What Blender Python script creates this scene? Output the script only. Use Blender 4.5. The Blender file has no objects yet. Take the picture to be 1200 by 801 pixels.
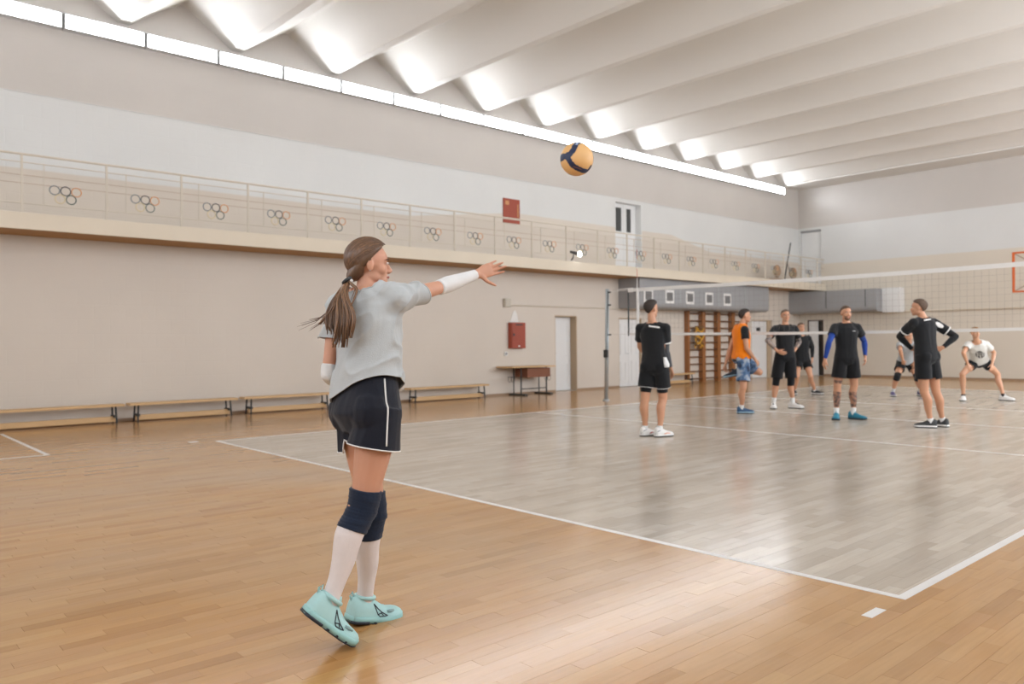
import bpy, bmesh, math, random
from mathutils import Vector, Matrix, Quaternion, noise
from mathutils.bvhtree import BVHTree
random.seed(7)
SC = bpy.context.scene
COL = SC.collection
# ---------------------------------------------------------------- camera, world, exposure
cam_data = bpy.data.cameras.new('camera')
cam = bpy.data.objects.new('camera', cam_data); COL.objects.link(cam)
YAW, PITCH, ROLL = 0.8411, 0.0002, -0.0083
_fw = Vector((-math.sin(YAW)*math.cos(PITCH), math.cos(YAW)*math.cos(PITCH), math.sin(PITCH)))
_r = Vector((math.cos(YAW), math.sin(YAW), 0)); _u = _r.cross(_fw)
_r2 = _r*math.cos(ROLL) + _u*math.sin(ROLL); _u2 = _u*math.cos(ROLL) - _r*math.sin(ROLL)
m = Matrix((_r2, _u2, -_fw)).transposed().to_4x4(); m.translation = Vector((10.628, -4.081, 1.305))
cam.matrix_world = m
cam_data.sensor_fit = 'HORIZONTAL'; cam_data.sensor_width = 36.0; cam_data.lens = 27.64
cam_data.clip_start = 0.05; cam_data.clip_end = 100
cam_data.dof.use_dof = True; cam_data.dof.focus_distance = 3.55; cam_data.dof.aperture_fstop = 3.0
SC.camera = cam
world = bpy.data.worlds.new('world'); SC.world = world; world.use_nodes = True
world.node_tree.nodes['Background'].inputs[0].default_value = (0.8, 0.85, 0.9, 1)
world.node_tree.nodes['Background'].inputs[1].default_value = 0.3
SC.view_settings.view_transform = 'Standard'; SC.view_settings.look = 'None'
SC.view_settings.gamma = 1.0; SC.view_settings.use_curve_mapping = False
SC.view_settings.exposure = EXPO = 0.12
LAMP_W = 22.0        # emission strength of the tube diffusers
LCOL = (.93, .99, 1.09)
FILL_W = 135.0     # base power of the added out-of-view fill lights
for _k in range(6):  # unseen area lights added along the right-hand wall to brighten the hall
    ld = bpy.data.lights.new('window_daylight', 'AREA'); ld.shape = 'RECTANGLE'; ld.size = 3.4; ld.size_y = 3.0; ld.energy = FILL_W*(.25, .6, 1.5, 2.1, 2.5, 2.4)[_k]; ld.color = LCOL
    lo = bpy.data.objects.new('window_daylight', ld); COL.objects.link(lo); lo.location = (13.12, -4.0+4.6*_k, 4.0); lo.rotation_euler = (0, math.radians(90), 0)
for _k in range(3):  # more added fill, out of view at the back wall
    ld = bpy.data.lights.new('window_daylight', 'AREA'); ld.shape = 'RECTANGLE'; ld.size = 3.4; ld.size_y = 3.0; ld.energy = FILL_W*.8; ld.color = LCOL
    lo = bpy.data.objects.new('window_daylight', ld); COL.objects.link(lo); lo.location = (-1.0+5.5*_k, -6.92, 4.0); lo.rotation_euler = (math.radians(90), 0, 0)
# camera-independent helper axes (along / across the view direction, used for poses)
AX = Vector((-0.7454, 0.6666, 0)); RX = Vector((0.6666, 0.7454, 0)); ZX = Vector((0, 0, 1))
WL, YF, WR, YB = -3.94, 23.2, 13.2, -7.0      # left wall, far wall, right wall, back wall
# ---------------------------------------------------------------- materials
def srgb(r, g, b):
    f = lambda c: (c/255/12.92) if c/255 <= .04045 else ((c/255+.055)/1.055)**2.4
    return (f(r), f(g), f(b), 1)
MATS = {}
def nt(name):
    mt = bpy.data.materials.new(name); mt.use_nodes = True
    t = mt.node_tree; MATS[name] = mt
    return mt, t, t.nodes['Principled BSDF']
def N(t, kind, **kw):
    n = t.nodes.new(kind)
    for k, v in kw.items(): setattr(n, k, v)
    return n
def L(t, a, b): t.links.new(a, b)
def mth(t, op, a, b=None, c=None, clamp=False):
    n = N(t, 'ShaderNodeMath', operation=op); n.use_clamp = clamp
    for i, v in enumerate((a, b, c)):
        if v is None: continue
        if isinstance(v, (int, float)): n.inputs[i].default_value = v
        else: L(t, v, n.inputs[i])
    return n.outputs[0]
def mixc(t, fac, a, b, mode='MIX'):
    n = N(t, 'ShaderNodeMix', data_type='RGBA', blend_type=mode)
    for s, v in ((n.inputs['Factor'], fac), (n.inputs['A'], a), (n.inputs['B'], b)):
        if isinstance(v, (int, float)): s.default_value = v
        elif isinstance(v, tuple): s.default_value = v
        else: L(t, v, s)
    return n.outputs['Result']
def mat(name, col, rough=.6, metal=0., var=.12, vscale=6., bump=.0, bscale=60., stretch=(1, 1, 1), sheen=0., spec=.5, coat=0.):
    """colour with soft procedural mottling and fine relief"""
    if name in MATS: return MATS[name]
    mt, t, b = nt(name)
    tc = N(t, 'ShaderNodeTexCoord'); mp = N(t, 'ShaderNodeMapping'); mp.inputs['Scale'].default_value = stretch
    L(t, tc.outputs['Object'], mp.inputs[0])
    n1 = N(t, 'ShaderNodeTexNoise'); n1.inputs['Scale'].default_value = vscale; n1.inputs['Detail'].default_value = 4
    L(t, mp.outputs[0], n1.inputs['Vector'])
    d = tuple(c*(1-var) for c in col[:3])+(1,); h = tuple(min(1, c*(1+var)) for c in col[:3])+(1,)
    L(t, mixc(t, n1.outputs['Fac'], d, h), b.inputs['Base Color'])
    b.inputs['Roughness'].default_value = rough; b.inputs['Metallic'].default_value = metal
    b.inputs['Specular IOR Level'].default_value = spec
    if sheen: b.inputs['Sheen Weight'].default_value = sheen
    if coat: b.inputs['Coat Weight'].default_value = coat
    if bump:
        n2 = N(t, 'ShaderNodeTexNoise'); n2.inputs['Scale'].default_value = bscale; n2.inputs['Detail'].default_value = 3
        L(t, mp.outputs[0], n2.inputs['Vector'])
        bp = N(t, 'ShaderNodeBump'); bp.inputs['Strength'].default_value = bump; bp.inputs['Distance'].default_value = .01
        L(t, n2.outputs['Fac'], bp.inputs['Height']); L(t, bp.outputs[0], b.inputs['Normal'])
    return mt
def wall_material(name, lo, mid, hi, z_mid, z_hi, left):
    """painted wall: beige dado, white strip, greyish top, borders at fixed heights"""
    mt, t, b = nt(name)
    g = N(t, 'ShaderNodeNewGeometry'); sp = N(t, 'ShaderNodeSeparateXYZ'); L(t, g.outputs['Position'], sp.inputs[0])
    z, y = sp.outputs['Z'], sp.outputs['Y']
    nz = N(t, 'ShaderNodeTexNoise'); nz.inputs['Scale'].default_value = 1.3; nz.inputs['Detail'].default_value = 5
    L(t, g.outputs['Position'], nz.inputs['Vector'])
    zz = mth(t, 'ADD', z, mth(t, 'MULTIPLY', mth(t, 'SUBTRACT', nz.outputs['Fac'], .5), .03))
    if left:   # beige border raised between the notice board and the far end
        up = mth(t, 'MULTIPLY', mth(t, 'DIVIDE', mth(t, 'SUBTRACT', y, 6.0), 3.0, clamp=True),
                 mth(t, 'SUBTRACT', 1.0, mth(t, 'DIVIDE', mth(t, 'SUBTRACT', y, 15.5), 2.0, clamp=True), clamp=True))
        zz = mth(t, 'SUBTRACT', zz, mth(t, 'MULTIPLY', up, .38))
    f1 = mth(t, 'MULTIPLY', mth(t, 'SUBTRACT', zz, z_mid), 40, clamp=True)
    f2 = mth(t, 'MULTIPLY', mth(t, 'SUBTRACT', z, z_hi), 60, clamp=True)
    c = mixc(t, f2, mixc(t, f1, lo, mid), hi)
    n3 = N(t, 'ShaderNodeTexNoise'); n3.inputs['Scale'].default_value = .7; n3.inputs['Detail'].default_value = 6
    L(t, g.outputs['Position'], n3.inputs['Vector'])
    k = mth(t, 'ADD', mth(t, 'MULTIPLY', n3.outputs['Fac'], .14), .93)
    vm = N(t, 'ShaderNodeVectorMath', operation='SCALE'); L(t, c, vm.inputs[0]); L(t, k, vm.inputs['Scale'])
    L(t, vm.outputs[0], b.inputs['Base Color'])
    b.inputs['Roughness'].default_value = .5
    rr = mth(t, 'SUBTRACT', .55, mth(t, 'MULTIPLY', f1, .23)); L(t, rr, b.inputs['Roughness'])
    # painted masonry courses as faint relief
    br = N(t, 'ShaderNodeTexBrick'); br.inputs['Scale'].default_value = 1; br.inputs['Brick Width'].default_value = .5
    br.inputs['Row Height'].default_value = .25; br.inputs['Mortar Size'].default_value = .008; br.inputs['Mortar Smooth'].default_value = .6
    cb = N(t, 'ShaderNodeCombineXYZ'); L(t, y if left else sp.outputs['X'], cb.inputs[0]); L(t, z, cb.inputs[1]); L(t, cb.outputs[0], br.inputs['Vector'])
    n4 = N(t, 'ShaderNodeTexNoise'); n4.inputs['Scale'].default_value = 9; L(t, g.outputs['Position'], n4.inputs['Vector'])
    hh = mth(t, 'ADD', mth(t, 'MULTIPLY', br.outputs['Fac'], -.35), mth(t, 'MULTIPLY', n4.outputs['Fac'], .5))
    bp = N(t, 'ShaderNodeBump'); bp.inputs['Strength'].default_value = .25; bp.inputs['Distance'].default_value = .01
    L(t, hh, bp.inputs['Height']); L(t, bp.outputs[0], b.inputs['Normal'])
    return mt
PW, PL = .075, .52
def floor_material():
    mt, t, b = nt('parquet')
    g = N(t, 'ShaderNodeNewGeometry'); sp = N(t, 'ShaderNodeSeparateXYZ'); L(t, g.outputs['Position'], sp.inputs[0])
    x, y = sp.outputs['X'], sp.outputs['Y']
    i = mth(t, 'FLOOR', mth(t, 'DIVIDE', x, PW))
    off = mth(t, 'MULTIPLY', mth(t, 'FRACT', mth(t, 'MULTIPLY', i, .37)), PL)
    j = mth(t, 'FLOOR', mth(t, 'DIVIDE', mth(t, 'ADD', y, off), PL))
    cb = N(t, 'ShaderNodeCombineXYZ'); L(t, i, cb.inputs[0]); L(t, j, cb.inputs[1])
    wn = N(t, 'ShaderNodeTexWhiteNoise', noise_dimensions='3D'); L(t, cb.outputs[0], wn.inputs['Vector'])
    r1 = N(t, 'ShaderNodeValToRGB'); L(t, wn.outputs['Value'], r1.inputs[0])
    e = r1.color_ramp.elements; e[0].color = srgb(160, 112, 62); e[1].color = srgb(198, 156, 100)
    for p, c in ((.25, srgb(186, 138, 84)), (.6, srgb(194, 150, 98)), (.85, srgb(180, 132, 86))):
        q = e.new(p); q.color = c
    # grain along the plank
    mp = N(t, 'ShaderNodeMapping'); mp.inputs['Scale'].default_value = (60, 3, 1); L(t, g.outputs['Position'], mp.inputs[0])
    gn = N(t, 'ShaderNodeTexNoise'); gn.inputs['Scale'].default_value = 1; gn.inputs['Detail'].default_value = 5; L(t, mp.outputs[0], gn.inputs['Vector'])
    big = N(t, 'ShaderNodeTexNoise'); big.inputs['Scale'].default_value = .45; big.inputs['Detail'].default_value = 4; L(t, g.outputs['Position'], big.inputs['Vector'])
    mp2 = N(t, 'ShaderNodeMapping'); mp2.inputs['Scale'].default_value = (5, 1.1, 1); L(t, g.outputs['Position'], mp2.inputs[0])
    md = N(t, 'ShaderNodeTexNoise'); md.inputs['Scale'].default_value = 1; md.inputs['Detail'].default_value = 5; L(t, mp2.outputs[0], md.inputs['Vector'])
    c = mixc(t, .40, r1.outputs[0], srgb(186, 140, 82))
    # worn pale court zone between the white lines
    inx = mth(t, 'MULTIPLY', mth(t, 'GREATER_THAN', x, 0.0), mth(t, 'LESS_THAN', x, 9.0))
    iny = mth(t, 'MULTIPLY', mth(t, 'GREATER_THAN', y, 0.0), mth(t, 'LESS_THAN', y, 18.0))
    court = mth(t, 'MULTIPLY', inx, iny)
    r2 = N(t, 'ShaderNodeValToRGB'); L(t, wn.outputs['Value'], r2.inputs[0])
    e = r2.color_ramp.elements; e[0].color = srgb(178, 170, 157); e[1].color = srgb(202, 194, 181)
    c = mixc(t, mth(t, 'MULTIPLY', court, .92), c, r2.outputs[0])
    worn = mth(t, 'MULTIPLY', mth(t, 'SUBTRACT', big.outputs['Fac'], .42), 3.2, clamp=True)
    c = mixc(t, mth(t, 'MULTIPLY', worn, .45), c, srgb(178, 160, 136))
    k = mth(t, 'ADD', .74, mth(t, 'ADD', mth(t, 'MULTIPLY', gn.outputs['Fac'], .24), mth(t, 'MULTIPLY', md.outputs['Fac'], .26)))
    vm = N(t, 'ShaderNodeVectorMath', operation='SCALE'); L(t, c, vm.inputs[0]); L(t, k, vm.inputs['Scale'])
    L(t, vm.outputs[0], b.inputs['Base Color'])
    L(t, mth(t, 'ADD', .15, mth(t, 'MULTIPLY', md.outputs['Fac'], .06)), b.inputs['Roughness'])
    b.inputs['Specular IOR Level'].default_value = .6
    mp3 = N(t, 'ShaderNodeMapping'); mp3.inputs['Scale'].default_value = (14, 3, 1); L(t, g.outputs['Position'], mp3.inputs[0])
    n5 = N(t, 'ShaderNodeTexNoise'); n5.inputs['Scale'].default_value = 1; n5.inputs['Detail'].default_value = 2; L(t, mp3.outputs[0], n5.inputs['Vector'])
    bp = N(t, 'ShaderNodeBump'); bp.inputs['Strength'].default_value = .12; bp.inputs['Distance'].default_value = .0012
    L(t, n5.outputs['Fac'], bp.inputs['Height']); L(t, bp.outputs[0], b.inputs['Normal'])
    return mt
def emis(name, col, s):
    mt, t, b = nt(name); b.inputs['Base Color'].default_value = (.9, .9, .9, 1)
    b.inputs['Emission Color'].default_value = col; b.inputs['Emission Strength'].default_value = s
    return mt
BEIGE = srgb(210, 200, 187); WHITEP = srgb(213, 213, 210); TOPG = srgb(198, 192, 185)
M_WALLL = wall_material('painted wall left', BEIGE, WHITEP, TOPG, 4.13, 5.36, True)
M_WALLF = wall_material('painted wall far', srgb(214, 205, 190), WHITEP, TOPG, 4.02, 5.38, False)
M_FLOOR = floor_material()
M_CEIL = mat('ceiling paint', srgb(222, 219, 213), .6, var=.04, vscale=.6, bump=.08, bscale=8)
M_DOOR = mat('white door paint', srgb(226, 226, 224), .4, var=.02)
M_JAMB = mat('tan jamb', srgb(186, 164, 136), .6, var=.06)
M_TRIM = mat('skirting brown', srgb(160, 134, 108), .5, var=.1)
M_RAIL = mat('rail paint', srgb(206, 196, 180), .5, var=.05)
M_SLAB = mat('balcony paint', srgb(216, 204, 184), .6, var=.05, vscale=2)
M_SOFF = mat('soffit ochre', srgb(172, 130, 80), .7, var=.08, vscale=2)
M_GREY = mat('duct grey', srgb(152, 153, 154), .5, var=.06, vscale=1.5)
M_DARK = mat('dark metal', srgb(46, 48, 48), .45, var=.1)
M_WOOD = mat('bench wood', srgb(206, 170, 122), .45, var=.12, vscale=3, stretch=(8, 1, 8))
M_BARW = mat('bar wood', srgb(150, 96, 50), .45, var=.14, vscale=4, stretch=(6, 6, 1))
M_RUNG = mat('rung wood', srgb(112, 76, 48), .5, var=.1)
M_RED = mat('red cabinet', srgb(152, 64, 40), .45, var=.08)
M_PAPER = mat('paper', srgb(230, 228, 222), .8, var=.02)
M_WHT = mat('white tape', srgb(228, 226, 222), .7, var=.04, vscale=20)
M_LINE = mat('court line paint', srgb(222, 220, 216), .35, var=.06, vscale=8)
M_NET = mat('net cord', srgb(138, 130, 120), .8, var=.05)
M_METAL = mat('post metal', srgb(172, 180, 182), .35, metal=.4, var=.05)
M_ORNG = mat('orange frame', srgb(205, 96, 34), .5, var=.06)
M_LAMP = emis('lamp diffuser', (.95, .99, 1.05, 1), LAMP_W)
M_HOUS = mat('lamp housing', srgb(196, 196, 196), .5, var=.03)
# ---------------------------------------------------------------- object helpers
def tag(o, label=None, cat=None, group=None, kind=None):
    if label: o['label'] = label
    if cat: o['category'] = cat
    if group: o['group'] = group
    if kind: o['kind'] = kind
    return o
ORG = {}
def thing(name, loc, label, cat, group=None):
    o = bpy.data.objects.new(name, None); COL.objects.link(o); o.location = loc; o.empty_display_size = .1
    ORG[o] = Vector(loc)
    return tag(o, label, cat, group)
def link(name, me, material, parent=None, smooth=False, label=None):
    """mesh given in world coordinates; shifted into the frame of its thing"""
    o = bpy.data.objects.new(name, me); COL.objects.link(o)
    if material and not me.materials: me.materials.append(material)
    if parent is not None:
        v = ORG.get(parent, Vector((0, 0, 0)))
        if v.length: me.transform(Matrix.Translation(-v))
        ORG[o] = v; o.parent = parent
    else: ORG[o] = Vector((0, 0, 0))
    if smooth: me.shade_smooth()
    if label: o['label'] = label
    return o
def obj(name, bm, material, parent=None, smooth=False, label=None, recalc=True):
    if recalc: bmesh.ops.recalc_face_normals(bm, faces=bm.faces)
    me = bpy.data.meshes.new(name); bm.to_mesh(me); bm.free()
    return link(name, me, material, parent, smooth, label)
def box(bm, x0, x1, y0, y1, z0, z1, bev=0.):
    vs = [bm.verts.new(p) for p in ((x0,y0,z0),(x1,y0,z0),(x1,y1,z0),(x0,y1,z0),(x0,y0,z1),(x1,y0,z1),(x1,y1,z1),(x0,y1,z1))]
    fs = [bm.faces.new([vs[i] for i in f]) for f in ((0,3,2,1),(4,5,6,7),(0,1,5,4),(1,2,6,5),(2,3,7,6),(3,0,4,7))]
    if bev:
        es = {e for f in fs for e in f.edges}
        bmesh.ops.bevel(bm, geom=list(es), offset=bev, segments=2, affect='EDGES', profile=.6)
    return bm
def B(*a, bev=0.): return box(bmesh.new(), *a, bev=bev)
def frame_for(d, ref=None):
    d = d.normalized(); ref = ref or (Vector((0,0,1)) if abs(d.z) < .9 else Vector((1,0,0)))
    a = ref.cross(d)
    if a.length < 1e-4: a = Vector((1,0,0)).cross(d)
    a.normalize(); return a, d.cross(a)
def loft(bm, rings, n=18, cap=True):
    """rings: (centre, axis a, axis b, ra, rb[, exponent])"""
    prev = None; first = None
    for r in rings:
        c, a, b, ra, rb = r[:5]; e = r[5] if len(r) > 5 else 1.0
        row = []
        for k in range(n):
            t = 2*math.pi*k/n; ct, st = math.cos(t), math.sin(t)
            ct = math.copysign(abs(ct)**e, ct); st = math.copysign(abs(st)**e, st)
            row.append(bm.verts.new(c + a*(ra*ct) + b*(rb*st)))
        if prev:
            for k in range(n): bm.faces.new((prev[k], prev[(k+1)%n], row[(k+1)%n], row[k]))
        else: first = row
        prev = row
    if cap:
        bm.faces.new(first[::-1]); bm.faces.new(prev)
    return bm
def tube(bm, pts, rad, n=8, cap=True, flat=1.0, ref=None):
    pts = [Vector(p) for p in pts]
    if not isinstance(rad, (list, tuple)): rad = [rad]*len(pts)
    rings = []; a = None
    for i, p in enumerate(pts):
        d = (pts[min(i+1, len(pts)-1)] - pts[max(i-1, 0)])
        if d.length < 1e-9: d = Vector((0,0,1))
        d.normalize()
        if a is None: a, b = frame_for(d, ref)
        else:
            a = (a - d*a.dot(d)); a.normalize(); b = d.cross(a)
        rings.append((p, a.copy(), b.copy(), rad[i], rad[i]*flat))
    return loft(bm, rings, n, cap)
def ball(bm, c, r, rot=None, n=14):
    """ellipsoid; r = (rx, ry, rz); rot = 3 axes"""
    ax = rot or (Vector((1,0,0)), Vector((0,1,0)), Vector((0,0,1)))
    c = Vector(c); h = n//2; rows = []
    top = bm.verts.new(c + ax[2]*r[2]); bot = bm.verts.new(c - ax[2]*r[2])
    for i in range(1, h):
        t = math.pi*i/h
        rows.append([bm.verts.new(c + ax[0]*(r[0]*math.sin(t)*math.cos(2*math.pi*k/n)) + ax[1]*(r[1]*math.sin(t)*math.sin(2*math.pi*k/n)) + ax[2]*(r[2]*math.cos(t))) for k in range(n)])
    for k in range(n):
        bm.faces.new((top, rows[0][k], rows[0][(k+1)%n])); bm.faces.new((rows[-1][k], bot, rows[-1][(k+1)%n]))
        for i in range(len(rows)-1): bm.faces.new((rows[i][k], rows[i+1][k], rows[i+1][(k+1)%n], rows[i][(k+1)%n]))
    return bm
def torus(bm, c, a, b, R, r, n=20, m=6):
    rows = []
    for k in range(n):
        t = 2*math.pi*k/n; d = a*math.cos(t) + b*math.sin(t); nn = a.cross(b)
        rows.append([bm.verts.new(c + d*(R + r*math.cos(2*math.pi*q/m)) + nn*(r*math.sin(2*math.pi*q/m))) for q in range(m)])
    for k in range(n):
        for q in range(m): bm.faces.new((rows[k][q], rows[(k+1)%n][q], rows[(k+1)%n][(q+1)%m], rows[k][(q+1)%m]))
    return bm
def V(*a): return Vector(a)
def copy_tree(root, name_label=None):
    """copy a thing with its parts and their sub-parts, mesh data shared"""
    r = root.copy(); COL.objects.link(r)
    for ch in root.children:
        c = ch.copy(); COL.objects.link(c); c.parent = r
        for g in ch.children:
            d = g.copy(); COL.objects.link(d); d.parent = c
    return r
# ================================================================ SETTING
# ---- floor: slab + parquet planks
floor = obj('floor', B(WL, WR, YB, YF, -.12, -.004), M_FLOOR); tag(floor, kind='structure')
def plank_cells():
    out = []
    i0, i1 = math.floor(WL/PW)+1, math.floor(WR/PW)-1
    for i in range(i0, i1+1):
        off = math.fmod(i*.37, 1.0); off = (off+1) % 1.0 * PL
        j0, j1 = math.floor((YB+off)/PL)+1, math.floor((YF+off)/PL)-1
        for j in range(j0, j1+1): out.append((i*PW+PW/2, j*PL-off+PL/2))
    return out
cells = plank_cells()
def in_view(x, y):
    d = Vector((x, y, 0)) - m.translation; z = d.dot(_fw)
    if z < .5: return False
    return abs(d.dot(_r2)/z) < .66 and -.445 < d.dot(_u2)/z
near = sorted([c for c in cells if in_view(*c)], key=lambda c: (Vector((c[0], c[1], 0))-m.translation).length)[:300]
nearset = set(near)
pbm = B(-PW/2+.0004, PW/2-.0004, -PL/2+.0004, PL/2-.0004, -.012, 0)
pme = bpy.data.meshes.new('plank'); pbm.to_mesh(pme); pbm.free(); pme.materials.append(M_FLOOR)
for x, y in near:
    o = bpy.data.objects.new('plank', pme); COL.objects.link(o); o.parent = floor
    o.location = (x, y, random.uniform(-.0003, .0002)); o.rotation_euler = (random.gauss(0, .0006), random.gauss(0, .0012), 0)
vs, fs = [], []
for c in cells:
    if c in nearset: continue
    x, y = c; z = random.uniform(-.0003, .0002); tx, ty = random.gauss(0, .0012)*PW/2, random.gauss(0, .0006)*PL/2
    a, b_, e = PW/2-.0004, PL/2-.0004, .00005
    k = len(vs)
    for (sx, sy) in ((-1,-1),(1,-1),(1,1),(-1,1)): vs.append((x+sx*a, y+sy*b_, -.006))
    for (sx, sy) in ((-1,-1),(1,-1),(1,1),(-1,1)): vs.append((x+sx*(a-e), y+sy*(b_-e), z+sx*tx+sy*ty))
    fs.append((k+4, k+5, k+6, k+7))
    for q in range(4): fs.append((k+q, k+(q+1)%4, k+4+(q+1)%4, k+4+q))
me = bpy.data.meshes.new('planks'); me.from_pydata(vs, [], fs)
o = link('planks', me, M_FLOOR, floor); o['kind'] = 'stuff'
# ---- painted lines (parts of the floor)
def line(x0, x1, y0, y1, nm='court_line'): obj(nm, B(x0, x1, y0, y1, -.002, .0012), M_LINE, floor)
line(0, 9, 0, .05); line(0, 9, 17.95, 18); line(0, .05, .05, 17.95); line(8.95, 9, .05, 17.95)
line(.05, 8.95, 8.975, 9.025); line(.05, 8.95, 5.95, 6.0); line(.05, 8.95, 12.0, 12.05)
line(8.95, 9.0, -.38, -.22, 'service_mark'); line(-.16, -.05, -.30, -.18, 'service_mark')
line(-3.2, -.1, -1.98, -1.93); line(-.15, -.1, -3.6, -1.98)
# ---- walls with door openings
def wall_x(x, th, y0, y1, z0, z1, holes, name, material):
    """wall perpendicular to X with rectangular holes (y0,y1,z0,z1) - one mesh"""
    bm = bmesh.new(); ys = sorted({y0, y1} | {h[0] for h in holes} | {h[1] for h in holes}); zs = sorted({z0, z1} | {h[2] for h in holes} | {h[3] for h in holes})
    for a, b in zip(ys, ys[1:]):
        for c, d in zip(zs, zs[1:]):
            if any(h[0] <= a and b <= h[1] and h[2] <= c and d <= h[3] for h in holes): continue
            box(bm, x, x+th, a, b, c, d)
    bmesh.ops.remove_doubles(bm, verts=bm.verts, dist=1e-5)
    # interior faces between cells
    dead = [f for f in bm.faces if any(g is not f and len(set(g.verts) & set(f.verts)) == 4 for e in f.edges for g in e.link_faces)]
    bmesh.ops.delete(bm, geom=dead, context='FACES_ONLY')
    o = obj(name, bm, material); return tag(o, kind='structure')
D1 = (10.45, 11.29, 0., 2.0); D2 = (13.0, 14.03, 0., 1.97); D3 = (19.92, 21.28, 0., 2.0); D5 = (12.89, 14.07, 3.30, 5.29)
wall_x(WL-.30, .30, YB-.3, YF+.3, -.12, 7.6, [D1, D2, D3, D5], 'wall_left', M_WALLL)
def wall_y(y, th, x0, x1, z0, z1, holes, name, material):
    bm = bmesh.new(); xs = sorted({x0, x1} | {h[0] for h in holes} | {h[1] for h in holes}); zs = sorted({z0, z1} | {h[2] for h in holes} | {h[3] for h in holes})
    for a, b in zip(xs, xs[1:]):
        for c, d in zip(zs, zs[1:]):
            if any(h[0] <= a and b <= h[1] and h[2] <= c and d <= h[3] for h in holes): continue
            box(bm, a, b, y, y+th, c, d)
    bmesh.ops.remove_doubles(bm, verts=bm.verts, dist=1e-5)
    dead = [f for f in bm.faces if any(g is not f and len(set(g.verts) & set(f.verts)) == 4 for e in f.edges for g in e.link_faces)]
    bmesh.ops.delete(bm, geom=dead, context='FACES_ONLY')
    return tag(obj(name, bm, material), kind='structure')
D4 = (-3.62, -3.02, 0., 2.02); D6 = (-3.87, -3.08, 3.30, 5.30)
wall_y(YF, .30, WL, WR, -.12, 7.6, [D4, D6], 'wall_far', M_WALLF)
M_PLAIN = mat('plain wall paint', srgb(210, 200, 186), .6, var=.05, vscale=1)
wall_y(YB-.3, .30, WL, WR, -.12, 7.6, [], 'wall_back', M_PLAIN)
wall_x(WR, .30, YB-.3, YF+.3, -.12, 7.6, [], 'wall_right', M_PLAIN)
# behind the openings
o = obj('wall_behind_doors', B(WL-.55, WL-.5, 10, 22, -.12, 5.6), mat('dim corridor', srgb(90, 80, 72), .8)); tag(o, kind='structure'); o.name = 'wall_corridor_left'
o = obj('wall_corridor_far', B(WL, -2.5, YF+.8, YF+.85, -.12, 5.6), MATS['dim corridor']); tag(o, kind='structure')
# upper step of the long wall carrying the lamps
tag(obj('trim_1', B(WL+.001, WL+.014, YB, 22.05, 5.36, 6.50), M_WALLL), kind='structure')
# skirting
tag(obj('baseboard_left', box(box(box(bmesh.new(), WL, WL+.015, YB, D1[0], 0, .05), WL, WL+.015, D1[1], D2[0], 0, .05), WL, WL+.015, D2[1], D3[0], 0, .05), M_TRIM), kind='structure')
tag(obj('baseboard_far', B(-3.02, WR, YF-.018, YF, 0, .07), M_TRIM), kind='structure')
# ---- doors
def leaf(parent, x, y0, y1, z0, z1, panels, th=.04):
    o = obj('door_leaf', B(x-th, x, y0, y1, z0, z1, bev=.004), M_DOOR, parent)
    for (a, b, c, d) in panels:
        bm = bmesh.new()
        w = .025
        for q in ((a, b, c, c+w), (a, b, d-w, d), (a, a+w, c+w, d-w), (b-w, b, c+w, d-w)): box(bm, x, x+.012, *q)
        obj('door_moulding', bm, M_DOOR, o)
    return o
def door_x(name, D, recess, nleaf, frame=.05, panels=True):
    x = WL - recess
    bm = bmesh.new()
    box(bm, WL-.298, WL-.004, D[0]+.001, D[0]+frame*.5, D[2]+.001, D[3]-.001); box(bm, WL-.298, WL-.004, D[1]-frame*.5, D[1]-.001, D[2]+.001, D[3]-.001); box(bm, WL-.298, WL-.004, D[0]+frame*.5, D[1]-frame*.5, D[3]-frame*.6, D[3]-.001)
    root = tag(obj(name, bm, M_JAMB), kind='structure')
    w = (D[1]-D[0]-frame)/nleaf
    for k in range(nleaf):
        a = D[0]+frame*.5+k*w+.004; b = a+w-.008; z0, z1 = D[2]+.01, D[3]-frame*.6-.004
        pn = [(a+.12, b-.12, z0+.15, z0+.72), (a+.12, b-.12, z0+.9, z1-.15)] if panels else []
        leaf(root, x, a, b, z0, z1, pn)
    return root, x
r_, x_ = door_x('door_1', D1, .22, 1)
bm = bmesh.new(); tube(bm, [(x_, 10.56, 1.0), (x_+.05, 10.56, 1.0), (x_+.05, 10.66, 1.0)], .01); obj('door_handle', bm, M_METAL, r_)
r_, x_ = door_x('door_2', D2, .08, 2)
bm = bmesh.new(); tube(bm, [(x_, 13.46, .95), (x_+.05, 13.46, .95), (x_+.05, 13.38, .95)], .01); obj('door_handle', bm, M_METAL, r_)
r_, x_ = door_x('door_3', (D3[0], D3[1]-.26, 0, 2.0), .06, 1, panels=False)
obj('door_jamb_panel', B(WL-.29, WL-.05, D3[1]-.25, D3[1]-.01, .001, 1.99), M_JAMB, r_)
obj('door_sign', B(x_, x_+.008, 20.33, 20.58, 1.62, 1.74), M_DARK, r_, label='small dark sign plate')
r_, x_ = door_x('door_5', D5, .2, 2, panels=False)
r_.data.materials[0] = M_DOOR
for a, b in ((13.0, 13.38), (13.60, 13.80)):
    q = obj('door_window', B(x_+.001, x_+.006, a, b, 4.46, 5.14), mat('dark glass', srgb(70, 72, 72), .12, var=.05), r_)
    bm = bmesh.new(); w = .03
    for z in ((a-w, b+w, 4.43, 4.46), (a-w, b+w, 5.14, 5.17), (a-w, a, 4.46, 5.14), (b, b+w, 4.46, 5.14)): box(bm, x_+.001, x_+.014, *z)
    obj('window_bead', bm, M_DOOR, q)
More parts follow.
